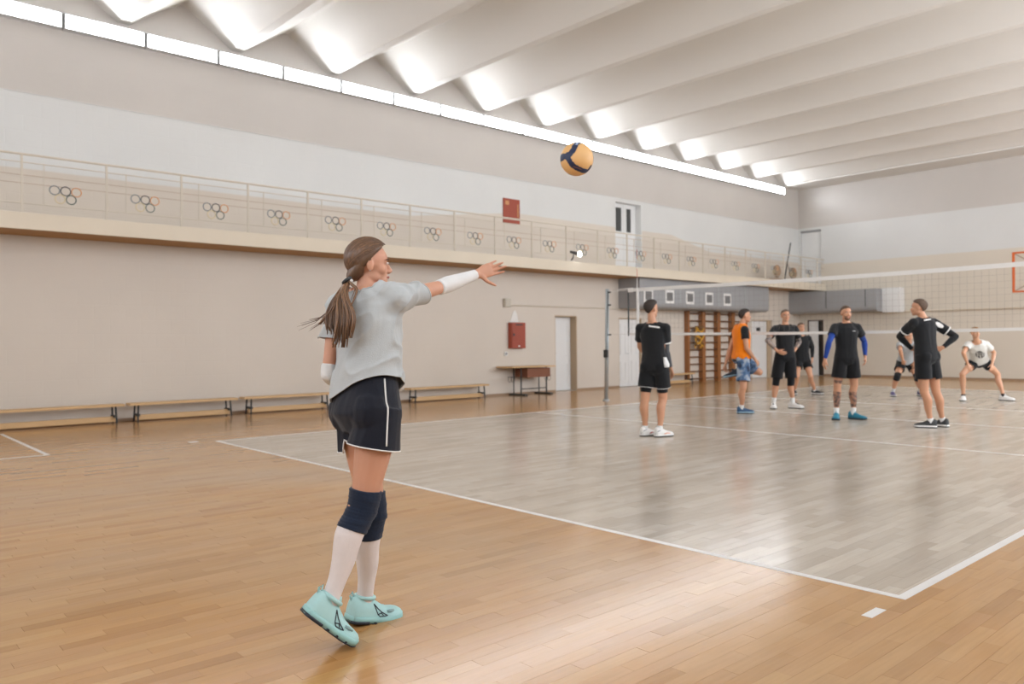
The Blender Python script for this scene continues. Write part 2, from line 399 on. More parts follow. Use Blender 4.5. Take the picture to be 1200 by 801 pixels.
# door 4 on the far wall stands ajar
root = tag(obj('door_4', box(box(box(bmesh.new(), D4[0]+.001, D4[0]+.03, YF+.004, YF+.29, .001, 2.019), D4[1]-.03, D4[1]-.001, YF+.004, YF+.29, .001, 2.019), D4[0]+.03, D4[1]-.03, YF+.004, YF+.29, 1.985, 2.019), mat('dark brown jamb', srgb(92, 68, 58), .5)), kind='structure')
obj('door_leaf', B(D4[0]+.035, -3.24, YF+.03, YF+.07, .01, 1.98, bev=.004), M_DOOR, root)
root = tag(obj('door_6', box(bmesh.new(), D6[0]+.002, D6[1]-.002, YF+.004, YF+.2, D6[3]-.07, D6[3]-.002), mat('shadow lintel', srgb(150, 150, 150), .6)), kind='structure')  # mid-grey lintel across the head of the door
obj('door_leaf', B(D6[0]+.01, D6[1]-.01, YF+.06, YF+.10, D6[2]+.002, D6[3]-.075, bev=.004), M_DOOR, root)
# ---- folded ceiling: one prism per bay
def fold(y0, y1, name='ceiling_fold'):
    h = .085; a, c, b = y0+h, (y0+y1)/2, y1-h; z0, z1 = 6.85, 7.45
    bm = bmesh.new(); prof = [(y0, z0), (a, z0), (c-.04, z1), (c+.04, z1), (b, z0), (y1, z0), (y1, 7.6), (y0, 7.6)]
    l = [bm.verts.new((WL, y, z)) for y, z in prof]; r = [bm.verts.new((WR, y, z)) for y, z in prof]
    for k in range(8): bm.faces.new((l[k], l[(k+1)%8], r[(k+1)%8], r[k]))
    bm.faces.new(l[::-1]); bm.faces.new(r); return bm
ceil = tag(obj('ceiling', B(WL-.3, WR+.3, YB-.3, YF+.3, 7.6, 7.75), M_CEIL), kind='structure')
y = -6.0
obj('ceiling_fold', B(WL, WR, YB, -6.0, 6.85, 7.6), M_CEIL, ceil)
while y < 21.9:
    obj('ceiling_fold', fold(y, y+2), M_CEIL, ceil); y += 2
obj('ceiling_soffit', B(WL, WR, 22.0, YF, 6.80, 7.6), M_CEIL, ceil)
# ---- unseen windows added in the right-hand and back walls to frame the fill lights
M_PANE = mat('frosted pane', srgb(232, 234, 236), .3, var=.02)  # panes of the added windows
_wn = 10
for _k in range(6):
    _wn += 1; yc = -4.0+4.6*_k
    bm = bmesh.new(); w_ = .06
    for q in ((yc-1.7, yc+1.7, 2.44, 2.5), (yc-1.7, yc+1.7, 5.5, 5.56), (yc-1.76, yc-1.7, 2.44, 5.56), (yc+1.7, yc+1.76, 2.44, 5.56)): box(bm, WR-.05, WR-.001, *q)
    wf = tag(obj('window_%d' % _wn, bm, M_DOOR), kind='structure')
    obj('pane', B(WR-.02, WR-.001, yc-1.7, yc+1.7, 2.5, 5.5), M_PANE, wf)
for _k in range(3):
    _wn += 1; xc = -1.0+5.5*_k
    bm = bmesh.new()
    for q in ((xc-1.76, xc+1.76, 2.44, 2.5), (xc-1.76, xc+1.76, 5.5, 5.56), (xc-1.76, xc-1.7, 2.5, 5.5), (xc+1.7, xc+1.76, 2.5, 5.5)): box(bm, q[0], q[1], YB+.001, YB+.05, q[2], q[3])
    wf = tag(obj('window_%d' % _wn, bm, M_DOOR), kind='structure')
    obj('pane', B(xc-1.7, xc+1.7, YB+.001, YB+.02, 2.5, 5.5), M_PANE, wf)
# ---- lamps along the balcony wall, plus an added out-of-view row opposite
def lamp(x, y0, side, label, group):
    """tube luminaire on a long wall: housing, glowing diffuser, end caps"""
    s = side; y1 = y0+1.275
    t = thing('ceiling_light', (x, y0, 6.5), label, 'light', group)
    bm = bmesh.new()
    box(bm, *sorted((x, x+s*.02)), y0+.01, y1-.01, 6.49, 6.74); box(bm, *sorted((x+s*.02, x+s*.16)), y0+.01, y1-.01, 6.725, 6.745)
    box(bm, *sorted((x+s*.02, x+s*.15)), y0+.01, y1-.01, 6.49, 6.505)
    obj('housing', bm, M_HOUS, t)
    bm = bmesh.new(); rg = []
    for yy in (y0+.035, y1-.035): rg.append((V(x+s*.075, yy, 6.615), V(1,0,0), V(0,0,1), .060, .115, .6))
    obj('diffuser', loft(bm, rg, 12), M_LAMP, t)
    for yy in (y0+.012, y1-.034): obj('end_cap', B(*sorted((x+s*.02, x+s*.15)), yy, yy+.022, 6.505, 6.725), M_HOUS, t)
    return t
ordn = ['far end', 'second from the far end', 'third from the far end', 'fourth from the far end', 'fifth from the far end', 'sixth from the far end', 'seventh from the far end', 'eighth from the far end', 'ninth from the far end', 'tenth from the far end',
        'ninth from the left picture edge', 'eighth from the left picture edge', 'seventh from the left picture edge', 'sixth from the left picture edge', 'fifth from the left picture edge', 'fourth from the left picture edge', 'third from the left picture edge', 'second from the left picture edge', 'leftmost, cut by the picture edge']
for k in range(19):
    lamp(WL, 22-1.275*(k+1), 1, 'glowing tube light above the balcony, %s of the row' % ordn[k], 'tube lights above the balcony wall')
ORD12 = 'first second third fourth fifth sixth seventh eighth ninth tenth eleventh twelfth'.split()
for k in range(12):  # unseen lamp row, added to brighten the hall
    lamp(WR, 20-2.2*(k+1), -1, 'glowing tube light on the right-hand window wall, %s counted from the end wall' % ORD12[k], 'tube lights on the right-hand wall')
# ================================================================ BALCONY
bal = thing('balcony', (-3.45, 8, 3.07), 'long beige painted balcony running along the left wall', 'balcony')
obj('slab', B(WL+.003, -2.97, YB+.003, YF-.003, 3.09, 3.24), M_SLAB, bal)
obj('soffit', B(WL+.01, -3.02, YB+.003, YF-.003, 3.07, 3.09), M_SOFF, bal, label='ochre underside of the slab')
obj('fascia', B(-2.99, -2.93, YB+.003, YF-.003, 3.05, 3.30, bev=.008), M_SLAB, bal)
rl = thing('balcony_railing', (-2.97, 8, 3.30), 'cream metal railing with ring emblems along the balcony edge', 'railing')
XR = -2.96
for z, r in ((4.17, .018), (4.05, .008), (3.44, .009)):
    bm = bmesh.new(); tube(bm, [(XR, YB+.05, z), (XR, YF-.03, z)], r, 6); obj('rail', bm, M_RAIL, rl)
for z in (3.86, 3.74):
    bm = bmesh.new(); tube(bm, [(XR, YB+.05, z), (XR, YF-.03, z)], .004, 5); obj('wire', bm, mat('wire tan', srgb(176, 150, 124), .6), rl)
M_RG = [mat('ring grey blue', srgb(122, 128, 130), .6), mat('ring black', srgb(86, 84, 84), .6), mat('ring orange', srgb(214, 156, 108), .6), mat('ring green', srgb(98, 108, 100), .6), mat('ring yellow', srgb(214, 198, 160), .6)]
postme = None
for k in range(-3, 22):
    y = -1.70 + 1.16*k
    if y < YB: continue
    if y > YF-.1: break
    if postme is None:
        bm = B(-.014, .014, -.014, .014, 0, .86); postme = bpy.data.meshes.new('post'); bm.to_mesh(postme); bm.free(); postme.materials.append(M_RAIL)
        bm = B(-.006, .006, -.006, .006, 0, .62); balme = bpy.data.meshes.new('baluster'); bm.to_mesh(balme); bm.free(); balme.materials.append(M_RAIL)
        ringme = []
        for q in range(5):
            bm = torus(bmesh.new(), V(0,0,0), V(0,1,0), V(0,0,1), .068, .0085); me = bpy.data.meshes.new('ring'); bm.to_mesh(me); bm.free(); me.materials.append(M_RG[q]); me.shade_smooth(); ringme.append(me)
    o = bpy.data.objects.new('post', postme); COL.objects.link(o); o.parent = rl; o.location = V(XR, y, 3.30) - ORG[rl]
    o = bpy.data.objects.new('baluster', balme); COL.objects.link(o); o.parent = rl; o.location = V(XR, y+.29, 3.44) - ORG[rl]
    if y+1.16 < YF:
        c = y+.58
        bm = bmesh.new(); tube(bm, [(XR-.004, c-.08, 3.44), (XR-.004, c-.08, 3.60)], .003, 5)
        em = obj('ring_emblem', bm, M_RAIL, rl, label='emblem of interlocking rings')
        for q, (dy, dz) in enumerate(((-.15, 0), (0, 0), (.15, 0), (.075, -.125), (-.075, -.125))):
            o = bpy.data.objects.new('ring', ringme[q]); COL.objects.link(o); o.parent = em
            o.location = V(XR+.006*(q % 2), c+dy, 3.68+dz) - ORG[rl]
# floodlight clamped on the rail
t = thing('floodlight', (XR, 10.14, 3.45), 'small black clamp lamp with round white light on the balcony railing', 'light')
bm = bmesh.new(); tube(bm, [(XR+.06, 10.10, 3.46), (XR+.07, 10.06, 3.38), (XR+.045, 10.02, 3.32)], .018, 8); obj('clamp', bm, M_DARK, t)
bm = bmesh.new(); tube(bm, [(XR+.06, 9.98, 3.53), (XR+.12, 10.16, 3.49)], [.03, .045], 12); obj('head', bm, M_DARK, t)
bm = bmesh.new(); ball(bm, (XR+.15, 10.22, 3.48), (.04, .065, .065)); obj('bulb', bm, emis('spot bulb', (1, 1, 1, 1), 14), t, smooth=True)
# small stand with things stored on the balcony end
t = thing('folding_stand', (-3.1, 20.86, 3.3), 'dark leaning pole stand at the far end of the balcony', 'stand')
bm = bmesh.new(); tube(bm, [(-3.05, 20.55, 3.32), (-3.05, 20.98, 4.62)], .022); tube(bm, [(-3.05, 21.1, 3.32), (-3.05, 20.75, 3.9)], .016); obj('pole', bm, M_DARK, t)
bm = bmesh.new(); box(bm, -3.25, -3.0, 19.9, 21.3, 3.302, 3.36); obj('base', bm, M_TRIM, t)
bm = bmesh.new(); ball(bm, (-3.12, 20.2, 3.62), (.1, .2, .22)); ball(bm, (-3.12, 21.25, 3.60), (.1, .22, .20)); obj('rolled_mat', bm, M_TRIM, t, smooth=True)
# ---- notice board and door-side furniture on the wall
t = thing('notice_board', (WL, 8.95, 4.27), 'red-brown notice board on the wall above the balcony railing', 'board')
obj('panel', B(WL+.002, WL+.03, 8.68, 9.22, 4.38, 4.86), M_RED, t)
obj('panel', B(WL+.002, WL+.03, 8.68, 9.22, 4.25, 4.34), M_RED, t)
bm = bmesh.new(); box(bm, WL+.03, WL+.034, 8.74, 8.86, 4.70, 4.80); box(bm, WL+.03, WL+.034, 9.14, 9.17, 4.42, 4.74); obj('gold_mark', bm, mat('gold mark', srgb(196, 140, 90), .5), t)
t = thing('fire_cabinet', (WL, 9.05, 1.15), 'red fire hose cabinet on the wall above the school desk', 'cabinet')
b0 = obj('body', B(WL+.001, WL+.13, 8.82, 9.29, 1.15, 1.79, bev=.006), M_RED, t)
d0 = obj('door', B(WL+.13, WL+.142, 8.84, 9.27, 1.17, 1.77, bev=.003), M_RED, t)
obj('latch', B(WL+.142, WL+.16, 8.86, 8.90, 1.46, 1.52), M_DARK, d0)
obj('vent', B(WL+.142, WL+.145, 8.95, 9.18, 1.72, 1.75), M_DARK, d0); obj('sticker', B(WL+.142, WL+.145, 9.03, 9.09, 1.19, 1.22), M_PAPER, d0)
bm = bmesh.new()
tri = [(8.88, 1.80), (9.16, 1.80), (9.11, 2.02), (9.06, 2.10), (8.99, 2.06)]
a = [bm.verts.new((WL+.002, y, z)) for y, z in tri]; b = [bm.verts.new((WL+.012, y, z)) for y, z in tri]
bm.faces.new(a); bm.faces.new(b[::-1]); [bm.faces.new((a[k], a[(k+1) % 5], b[(k+1) % 5], b[k])) for k in range(5)]
tag(obj('wall_plate', bm, M_PAPER), 'white wedge-shaped plate just above the red fire cabinet', 'plate')
t = thing('junction_box', (WL, 8.76, 2.17), 'small grey junction box left of the conduit', 'box')
obj('body', B(WL+.001, WL+.08, 8.66, 8.86, 2.17, 2.38, bev=.008), mat('box grey', srgb(196, 188, 172), .5), t); obj('cover', B(WL+.08, WL+.09, 8.68, 8.84, 2.19, 2.36), MATS['box grey'], t)
bm = bmesh.new(); tube(bm, [(WL+.02, 8.86, 2.22), (WL+.02, 12.98, 2.22)], .018); tag(obj('conduit', bm, M_RAIL), 'thin white conduit running along the wall above the single door', 'pipe')
t = thing('wall_socket', (WL, 8.72, .98), 'small grey socket on the wall below the junction box', 'socket')
obj('plate', B(WL+.001, WL+.03, 8.68, 8.78, .97, 1.07, bev=.004), M_PAPER, t); obj('insert', B(WL+.03, WL+.034, 8.70, 8.76, .99, 1.05), M_GREY, t)
# ---- grey ventilation boxes
def duct(name, x0, x1, y0, y1, z0, z1, label, axis):
    t = thing(name, ((x0+x1)/2, (y0+y1)/2, z0), label, 'duct')
    bm = bmesh.new(); r = .14; pr = []
    if axis == 'y':   # runs along the left wall, rounded lower front edge
        for ang in range(0, 91, 15): pr.append((x1-r+r*math.sin(math.radians(ang)), z0+r-r*math.cos(math.radians(ang))))
        pr += [(x1, z1), (x0, z1), (x0, z0)]
        a = [bm.verts.new((x, y0, z)) for x, z in pr]; b = [bm.verts.new((x, y1, z)) for x, z in pr]
    else:
        for ang in range(0, 91, 15): pr.append((y0+r-r*math.sin(math.radians(ang)), z0+r-r*math.cos(math.radians(ang))))
        pr += [(y0, z1), (y1, z1), (y1, z0)]
        a = [bm.verts.new((x0, y, z)) for y, z in pr]; b = [bm.verts.new((x1, y, z)) for y, z in pr]
    n = len(pr); bm.faces.new(a); bm.faces.new(b[::-1])
    for k in range(n): bm.faces.new((a[k], a[(k+1) % n], b[(k+1) % n], b[k]))
    obj('casing', bm, M_GREY, t)
    return t
t = duct('ventilation_box', WL+.002, -3.17, 13.0, 19.74, 2.23, 3.06, 'long grey ventilation box with square grilles under the balcony', 'y')
for y in (13.36, 14.33, 15.31, 16.29, 17.27):
    g = B(-3.17, -3.15, y-.20, y+.20, 2.38, 2.76); fr = obj('grille', g, M_WHT, t)
    bm = bmesh.new(); box(bm, -3.15, -3.146, y-.14, y+.14, 2.45, 2.69); obj('grille_opening', bm, mat('grille dark', srgb(100, 98, 96), .6), fr)
    bm = bmesh.new(); [box(bm, -3.146, -3.138, y-.14, y+.14, 2.47+.05*k, 2.48+.05*k) for k in range(5)]; obj('louvre', bm, M_GREY, fr)
for y in (14.85, 16.8, 18.3): obj('seam', B(-3.17, -3.166, y-.008, y+.008, 2.4, 3.05), M_METAL, t)
t = duct('ventilation_box', WL+.002, -.80, 22.43, YF-.002, 2.24, 3.00, 'grey boxed duct in the far corner, on the end wall', 'x')
for x in (-2.53, -1.16): obj('seam', B(x-.01, x+.01, 22.425, 22.43, 2.4, 3.0), M_DARK, t)
tag(obj('wall_panel', B(-.79, -.20, YF-.35, YF-.002, 2.2, 3.02), M_DOOR), 'white square panel box beside the corner duct on the end wall', 'panel')
bm = bmesh.new(); tube(bm, [(-.2, YF-.04, 2.22), (WR-.1, YF-.04, 2.22)], .03); tag(obj('wall_pipe', bm, M_SLAB), 'pale pipe running along the end wall at duct height', 'pipe')
# ---- school desk
t = thing('school_desk', (WL+.35, 9.15, 0), 'old school desk with brown drawer panel below the red cabinet', 'desk')
x0, x1 = WL+.03, WL+.62
obj('desk_top', B(x0, x1, 8.40, 9.86, .685, .715, bev=.004), M_WOOD, t)
obj('drawer_panel', B(x0+.05, x1-.1, 8.98, 9.76, .44, .66), mat('brown panel', srgb(126, 76, 50), .5), t)
for y in (8.86, 9.72):
    bm = bmesh.new(); tube(bm, [(x1-.2, y, .04), (x1-.2, y, .68)], .018); tube(bm, [(x0+.12, y, .04), (x0+.12, y, .68)], .014)
    box(bm, x0+.0, x1-.02, y-.05, y+.05, 0, .04); obj('leg', bm, M_DARK, t)
bm = bmesh.new(); tube(bm, [(x1-.2, 8.86, .16), (x1-.2, 9.72, .16)], .012); obj('stretcher', bm, M_DARK, t)
for y in (8.58, 9.80):
    bm = bmesh.new()
    for q in range(2): torus(bm, V(x1-.25+.02*q, y+.08*q-.04, .40), V(0,1,0), V(0,0,1), .06, .006, 12, 4)
    tube(bm, [(x1-.25, y-.12, .46), (x1-.25, y+.14, .46)], .006); obj('foot_ring', bm, M_DARK, t)
# ---- low gym benches
def bench(y0, y1, label, xc=WL+.30):
    t = thing('gym_bench', (xc, (y0+y1)/2, 0), label, 'bench', 'low wooden gym benches along the wall')
    obj('seat', B(xc-.13, xc+.13, y0, y1, .285, .325, bev=.006), M_WOOD, t)
    obj('beam', B(xc-.03, xc+.03, y0+.12, y1-.12, .03, .12, bev=.005), M_WOOD, t)
    for s, y in ((-1, y0+.14), (1, y1-.14)):
        for sx in (-.10, .10):
            bm = bmesh.new(); tube(bm, [(xc+sx, y, .285), (xc+sx*1.15, y+s*.015, .0)], .016, 8); obj('leg', bm, M_DARK, t)
        obj('cross_bar', B(xc-.12, xc+.12, y-.02, y+.02, .10, .14), M_DARK, t)
    return t
bench(-3.75, -.14, 'low wooden gym bench at the left picture edge')
bench(-.06, 1.80, 'low wooden gym bench, second from the left picture edge')
bench(1.92, 3.76, 'low wooden gym bench whose right end meets the serving woman')
bench(5.62, 7.84, 'low wooden gym bench left of the school desk')
bench(14.35, 16.05, 'low wooden gym bench between the double door and the wall bars')
# ---- wall bars
bars = ['leftmost bay of the wooden wall bars, with yellow ropes hanging on it', 'second bay of the wooden wall bars', 'third bay of the wooden wall bars', 'rightmost bay of the wooden wall bars, behind the man in orange']
for k in range(4):
    y0 = 16.10+.835*k; t = thing('wall_bars', (WL+.1, y0+.41, 0), bars[k], 'wall bars', 'wooden wall bars under the ventilation box')
    for y in (y0, y0+.75): obj('side_post', B(WL+.002, WL+.16, y-.01, y+.07, 0, 2.22, bev=.004), M_BARW, t)
    for q in range(10):
        z = .12+.225*q; bm = bmesh.new(); tube(bm, [(WL+.11, y0+.06, z), (WL+.11, y0+.75, z)], .017, 8, flat=1.25); obj('rung', bm, M_RUNG, t, smooth=True)
t = thing('rope_bundle', (WL+.22, 16.55, 1.05), 'yellow and brown ropes hanging on the leftmost wall bars', 'rope', None)
for k in range(7):
    bm = bmesh.new(); random.seed(k); pts = [(WL+.14, 16.45+.03*k, 1.735)]+[(WL+.18+random.uniform(0, .1), 16.55+.2*math.sin(a*.9+k), 1.72-.09*a+.03*math.sin(k+a)) for a in range(8)]
    tube(bm, pts, .026, 6); obj('rope', bm, mat('rope yellow', srgb(214, 160, 52), .6) if k % 2 else mat('rope brown', srgb(120, 84, 40), .6), t, smooth=True)
random.seed(11)
# ================================================================ NET
def post(x, s, label):
    t = thing('net_post', (x, 9, 0), label, 'post', None)
    bm = bmesh.new(); tube(bm, [(x, 9, 0), (x+.06*s, 9, 2.45)], .042, 14); obj('tube', bm, M_METAL, t, smooth=True)
    bm = bmesh.new(); tube(bm, [(x+.055*s, 8.97, .9), (x+.10*s, 8.97, 2.4)], .008, 6); obj('rail', bm, M_DARK, t)
    obj('winch', B(x+.05*s-.05, x+.05*s+.05, 8.92, 8.97, .95, 1.12), M_DARK, t)
    for z in (2.38, 2.1, 1.45):
        bm = bmesh.new(); tube(bm, [(x+.07*s, 9, z), (x+.15*s, 9, z)], .016, 8); obj('hook', bm, M_DARK, t)
    bm = bmesh.new(); tube(bm, [(x, 9, 0), (x, 9, .03)], .075, 16); obj('base_ring', bm, M_METAL, t)
post(-.90, 1, 'pale metal net post standing left of the player in black')
post(9.90, -1, 'pale metal net post outside the frame on the right side')
t = thing('volleyball_net', (4.5, 9, 1.43), 'white-taped volleyball net across the middle of the court', 'net')
def sag(x): return -.035*math.sin(math.pi*min(1, max(0, x/9.0)))
def tape(z0, z1, xa, xb, nm):
    bm = bmesh.new(); n = 24; pr = None
    for k in range(n+1):
        x = xa+(xb-xa)*k/n; s_ = sag(x)
        row = [bm.verts.new((x, 9-.006, z0+s_)), bm.verts.new((x, 9+.006, z0+s_)), bm.verts.new((x, 9+.006, z1+s_)), bm.verts.new((x, 9-.006, z1+s_))]
        if pr:
            for q in range(4): bm.faces.new((pr[q], pr[(q+1) % 4], row[(q+1) % 4], row[q]))
        else: bm.faces.new(row[::-1])
        pr = row
    bm.faces.new(pr); obj(nm, bm, M_WHT, t)
tape(2.36, 2.43, -.25, 9.25, 'top_tape'); tape(1.43, 1.48, -.25, 9.25, 'bottom_tape')
bm = bmesh.new()
for k in range(1, 95):
    x = -.25+.1*k; s_ = sag(x); box(bm, x-.0009, x+.0009, 8.9991, 9.0009, 1.48+s_, 2.36+s_)
for q in range(1, 9):
    for k in range(12):
        xa, xb = -.25+9.5*k/12, -.25+9.5*(k+1)/12; z = 1.48+.88*q/9
        tube(bm, [(xa, 9, z+sag(xa)), (xb, 9, z+sag(xb))], .0011, 4)
o = obj('net_mesh', bm, M_NET, t); o['kind'] = 'stuff'
for x in (-.25, 9.25):
    bm = bmesh.new(); tube(bm, [(x, 9, 1.42), (x, 9, 2.36)], .016, 8); obj('side_rod', bm, M_DARK, t, label='black side rod')
    obj('side_sleeve', B(x-.0 if x > 0 else x-.0, x+.12 if x < 0 else x+.05, 8.985, 9.015, 2.35, 2.44), M_WHT, t)
for x, px in ((-.25, -.742), (9.25, 9.742)):
    bm = bmesh.new(); tube(bm, [(x, 9, 2.40), (px, 9, 2.39)], .005, 5); tube(bm, [(x, 9, 1.45), (px-.0 if x < 0 else px, 9, 1.46)], .004, 5); tube(bm, [(x-.3 if x < 0 else x+.3, 9, 2.42), (x, 9, 2.43)], .010, 6); obj('cord', bm, M_WHT, t)
for x, lb in ((0.02, 'left'), (8.98, 'right')):
    a = thing('antenna', (x, 8.965, 1.43), 'thin white net antenna with red bands at the %s edge of the net' % lb, 'antenna')
    for q in range(9):
        bm = bmesh.new(); tube(bm, [(x, 8.965, 1.44+.2*q), (x, 8.965, 1.64+.2*q)], .011 if q < 5 else .006, 8)
        obj('band', bm, M_WHT if (q < 5 or q % 2) else mat('antenna red', srgb(196, 120, 104), .5), a)
    obj('sleeve', B(x-.03, x+.03, 8.972, 8.990, 1.45, 2.40), M_WHT, a)
# ================================================================ BASKETBALL FRAME
t = thing('basketball_frame', (4.5, 21.2, 2.6), 'orange basketball backboard frame on the end wall, at the right picture edge', 'hoop')
bx0, bx1, bz0, bz1, by = 3.52, 5.32, 2.58, 3.72, 21.2
for nm, a in (('frame_side', (bx0, bx0+.06, bz0, bz1)), ('frame_side', (bx1-.06, bx1, bz0, bz1)), ('frame_rail', (bx0+.06, bx1-.06, bz1-.05, bz1)), ('frame_rail', (bx0+.06, bx1-.06, bz0, bz0+.05))):
    obj(nm, B(a[0], a[1], by, by+.05, a[2], a[3], bev=.004), M_ORNG, t)
bm = bmesh.new(); tube(bm, [(bx0+.3, by+.03, bz1), (4.42, by+.03, bz1+.3), (bx1-.3, by+.03, bz1)], .02); obj('top_brace', bm, M_ORNG, t)
for s in (-1, 1):
    bm = bmesh.new(); tube(bm, [(4.42+s*.84, by+.04, bz1-.05), (4.42, by+.05, 3.1), (4.42+s*.84, by+.04, bz0+.05)], .014); obj('diagonal', bm, M_TRIM, t)
    bm = bmesh.new(); tube(bm, [(4.42+s*.5, by+.05, bz1-.1), (4.42+s*.5, YF, bz1+.1)], .025); tube(bm, [(4.42+s*.5, by+.05, bz0+.1), (4.42+s*.5, YF, bz1-.2)], .02); obj('wall_strut', bm, M_ORNG, t)
bm = torus(bmesh.new(), V(4.42, by-.26, 2.9), V(1,0,0), V(0,1,0), .225, .01, 24, 6); box(bm, 4.34, 4.50, by-.05, by, 2.84, 2.96); obj('rim', bm, M_ORNG, t)
bm = bmesh.new()
for k in range(12):
    a0 = 2*math.pi*k/12; a1 = a0+.5
    tube(bm, [(4.42+.225*math.cos(a0), by-.26+.225*math.sin(a0), 2.9), (4.42+.13*math.cos(a1), by-.26+.13*math.sin(a1), 2.5)], .003, 4)
    tube(bm, [(4.42+.225*math.cos(a1), by-.26+.225*math.sin(a1), 2.9), (4.42+.13*math.cos(a0), by-.26+.13*math.sin(a0), 2.5)], .003, 4)
obj('hoop_net', bm, M_WHT, t)
# ================================================================ PEOPLE
def skin_mat(name, col):
    mt = mat(name, col, .5, var=.06, vscale=9, bump=.05, bscale=120)
    b = mt.node_tree.nodes['Principled BSDF']; b.inputs['Subsurface Weight'].default_value = .12
    b.inputs['Subsurface Radius'].default_value = (.02, .008, .004); b.inputs['Subsurface Scale'].default_value = .5
    return mt
SK1 = skin_mat('skin fair', srgb(206, 152, 124)); SK2 = skin_mat('skin tan', srgb(196, 144, 112)); SK3 = skin_mat('skin legs', srgb(200, 150, 118))
def cloth(name, col, rough=.85, var=.08, bump=.25, sheen=.15): return mat(name, col, rough, var=var, vscale=14, bump=bump, bscale=220, sheen=sheen, spec=.2)
BLK = cloth('black jersey', srgb(30, 31, 33)); BLK2 = cloth('black shorts cloth', srgb(24, 25, 27)); NAVY = cloth('navy shorts', srgb(22, 25, 36), .7)
WSOCK = cloth('white sock', srgb(226, 216, 212)); KPAD = cloth('navy knee pad', srgb(30, 40, 58)); GSHIRT = cloth('grey marl shirt', srgb(186, 190, 190), bump=.2, var=.06)
WHC = cloth('white cloth', srgb(226, 226, 224)); GREYC = cloth('grey sleeve cloth', srgb(78, 80, 84)); BLUEC = cloth('blue sleeve cloth', srgb(36, 66, 142)); ORC = cloth('orange bib', srgb(238, 128, 20))
def ink(name, c0, c1, sc):
    mt, t, b = nt(name); tc = N(t, 'ShaderNodeTexCoord'); n_ = N(t, 'ShaderNodeTexNoise'); n_.inputs['Scale'].default_value = sc; n_.inputs['Detail'].default_value = 3; L(t, tc.outputs['Object'], n_.inputs['Vector'])
    r_ = N(t, 'ShaderNodeValToRGB'); e = r_.color_ramp.elements; e[0].position = .42; e[0].color = c0; e[1].position = .60; e[1].color = c1; L(t, n_.outputs['Fac'], r_.inputs[0]); L(t, r_.outputs[0], b.inputs['Base Color']); b.inputs['Roughness'].default_value = .55; return mt
TAT = ink('tattoo ink', srgb(78, 60, 54), srgb(168, 122, 96), 22); TATG = ink('grey tattoo', srgb(96, 90, 88), srgb(160, 138, 124), 26)
LGREY = cloth('light grey shirt', srgb(176, 178, 178)); OFFW = cloth('white printed shirt', srgb(216, 214, 206))
def evalmesh(bm, voxel, smooth=4, fac=.5):
    me = bpy.data.meshes.new('tmp'); bm.to_mesh(me); bm.free()
    o = bpy.data.objects.new('tmp', me); COL.objects.link(o)
    r = o.modifiers.new('r', 'REMESH'); r.mode = 'VOXEL'; r.voxel_size = voxel; r.use_smooth_shade = True
    if smooth: s = o.modifiers.new('s', 'SMOOTH'); s.factor = fac; s.iterations = smooth
    dg = bpy.context.evaluated_depsgraph_get(); dg.update()
    out = bpy.data.meshes.new_from_object(o.evaluated_get(dg))
    bpy.data.objects.remove(o); bpy.data.meshes.remove(me)
    out.shade_smooth(); return out
def lerp(a, b, t): return a+(b-a)*t
def limb(bm, A, Bp, prof, H, ref, off=None, n=18, t0=None, t1=None, grow=0., flat=1.0):
    """prof: [(t, r)] radii as fraction of height; off(t) lateral offset vector"""
    d = (Bp-A).normalized(); a, b = frame_for(d, ref)
    def R(t):
        for (x0, r0), (x1, r1) in zip(prof, prof[1:]):
            if t <= x1: return r0+(r1-r0)*max(0, (t-x0))/(x1-x0)
        return prof[-1][1]
    lo = prof[0][0] if t0 is None else t0; hi = prof[-1][0] if t1 is None else t1
    k = 12; rings = []
    for i in range(k+1):
        t = lo+(hi-lo)*i/k; c = A.lerp(Bp, t)
        if off: c = c+off(t)
        r = R(t)*H+grow
        rings.append((c, a, b, r, r*flat))
    return loft(bm, rings, n)
TH = [(-.06, .046), (0, .052), (.15, .053), (.5, .045), (.8, .036), (1, .0325)]
SH = [(-.02, .0325), (.1, .0315), (.28, .034), (.5, .029), (.75, .0205), (.95, .0195), (1, .0195)]
UA = [(0, .031), (.2, .030), (.5, .0265), (.8, .0235), (1, .0215)]
FA = [(0, .0215), (.18, .0240), (.5, .0195), (.85, .0150), (1, .0142)]
TORSO_M = [(-.16, .050, .042, 0), (-.08, .084, .060, 0), (0, .096, .067, -.003), (.12, .091, .062, -.002), (.35, .080, .055, .003), (.55, .088, .058, .004), (.75, .098, .064, .002), (.88, .094, .056, -.003), (.95, .070, .043, -.004), (1.02, .034, .036, -.002)]
TORSO_F = [(-.16, .052, .045, 0), (-.08, .088, .066, 0), (0, .098, .072, -.006), (.12, .090, .064, -.004), (.38, .070, .050, .003), (.55, .076, .054, .005), (.75, .085, .060, .003), (.88, .080, .051, -.002), (.95, .058, .040, -.003), (1.02, .028, .031, -.002)]
SHIRT_M = [(-.30, .104, .078, 0), (-.1, .104, .079, 0), (.12, .099, .073, -.001), (.35, .090, .065, .001), (.55, .093, .066, .003), (.75, .100, .069, .002), (.88, .094, .064, -.003), (.95, .074, .053, -.004), (1.03, .042, .044, -.002)]
SHIRT_F = [(-.30, .112, .092, -.005), (-.05, .112, .092, -.005), (.12, .108, .086, -.005), (.38, .095, .074, -.004), (.55, .092, .068, -.002), (.75, .094, .067, .000), (.88, .088, .058, -.003), (.95, .068, .046, -.003), (1.03, .034, .038, -.002)]
JORDER = ['pel', 'c7', 'head', 'hfw'] + [a+q for q in 'LR' for a in ('hi', 'sh', 'kn', 'an', 'ft', 'el', 'wr')]
def unpack(a): return {k: Vector(a[3*i:3*i+3]) for i, k in enumerate(JORDER)}
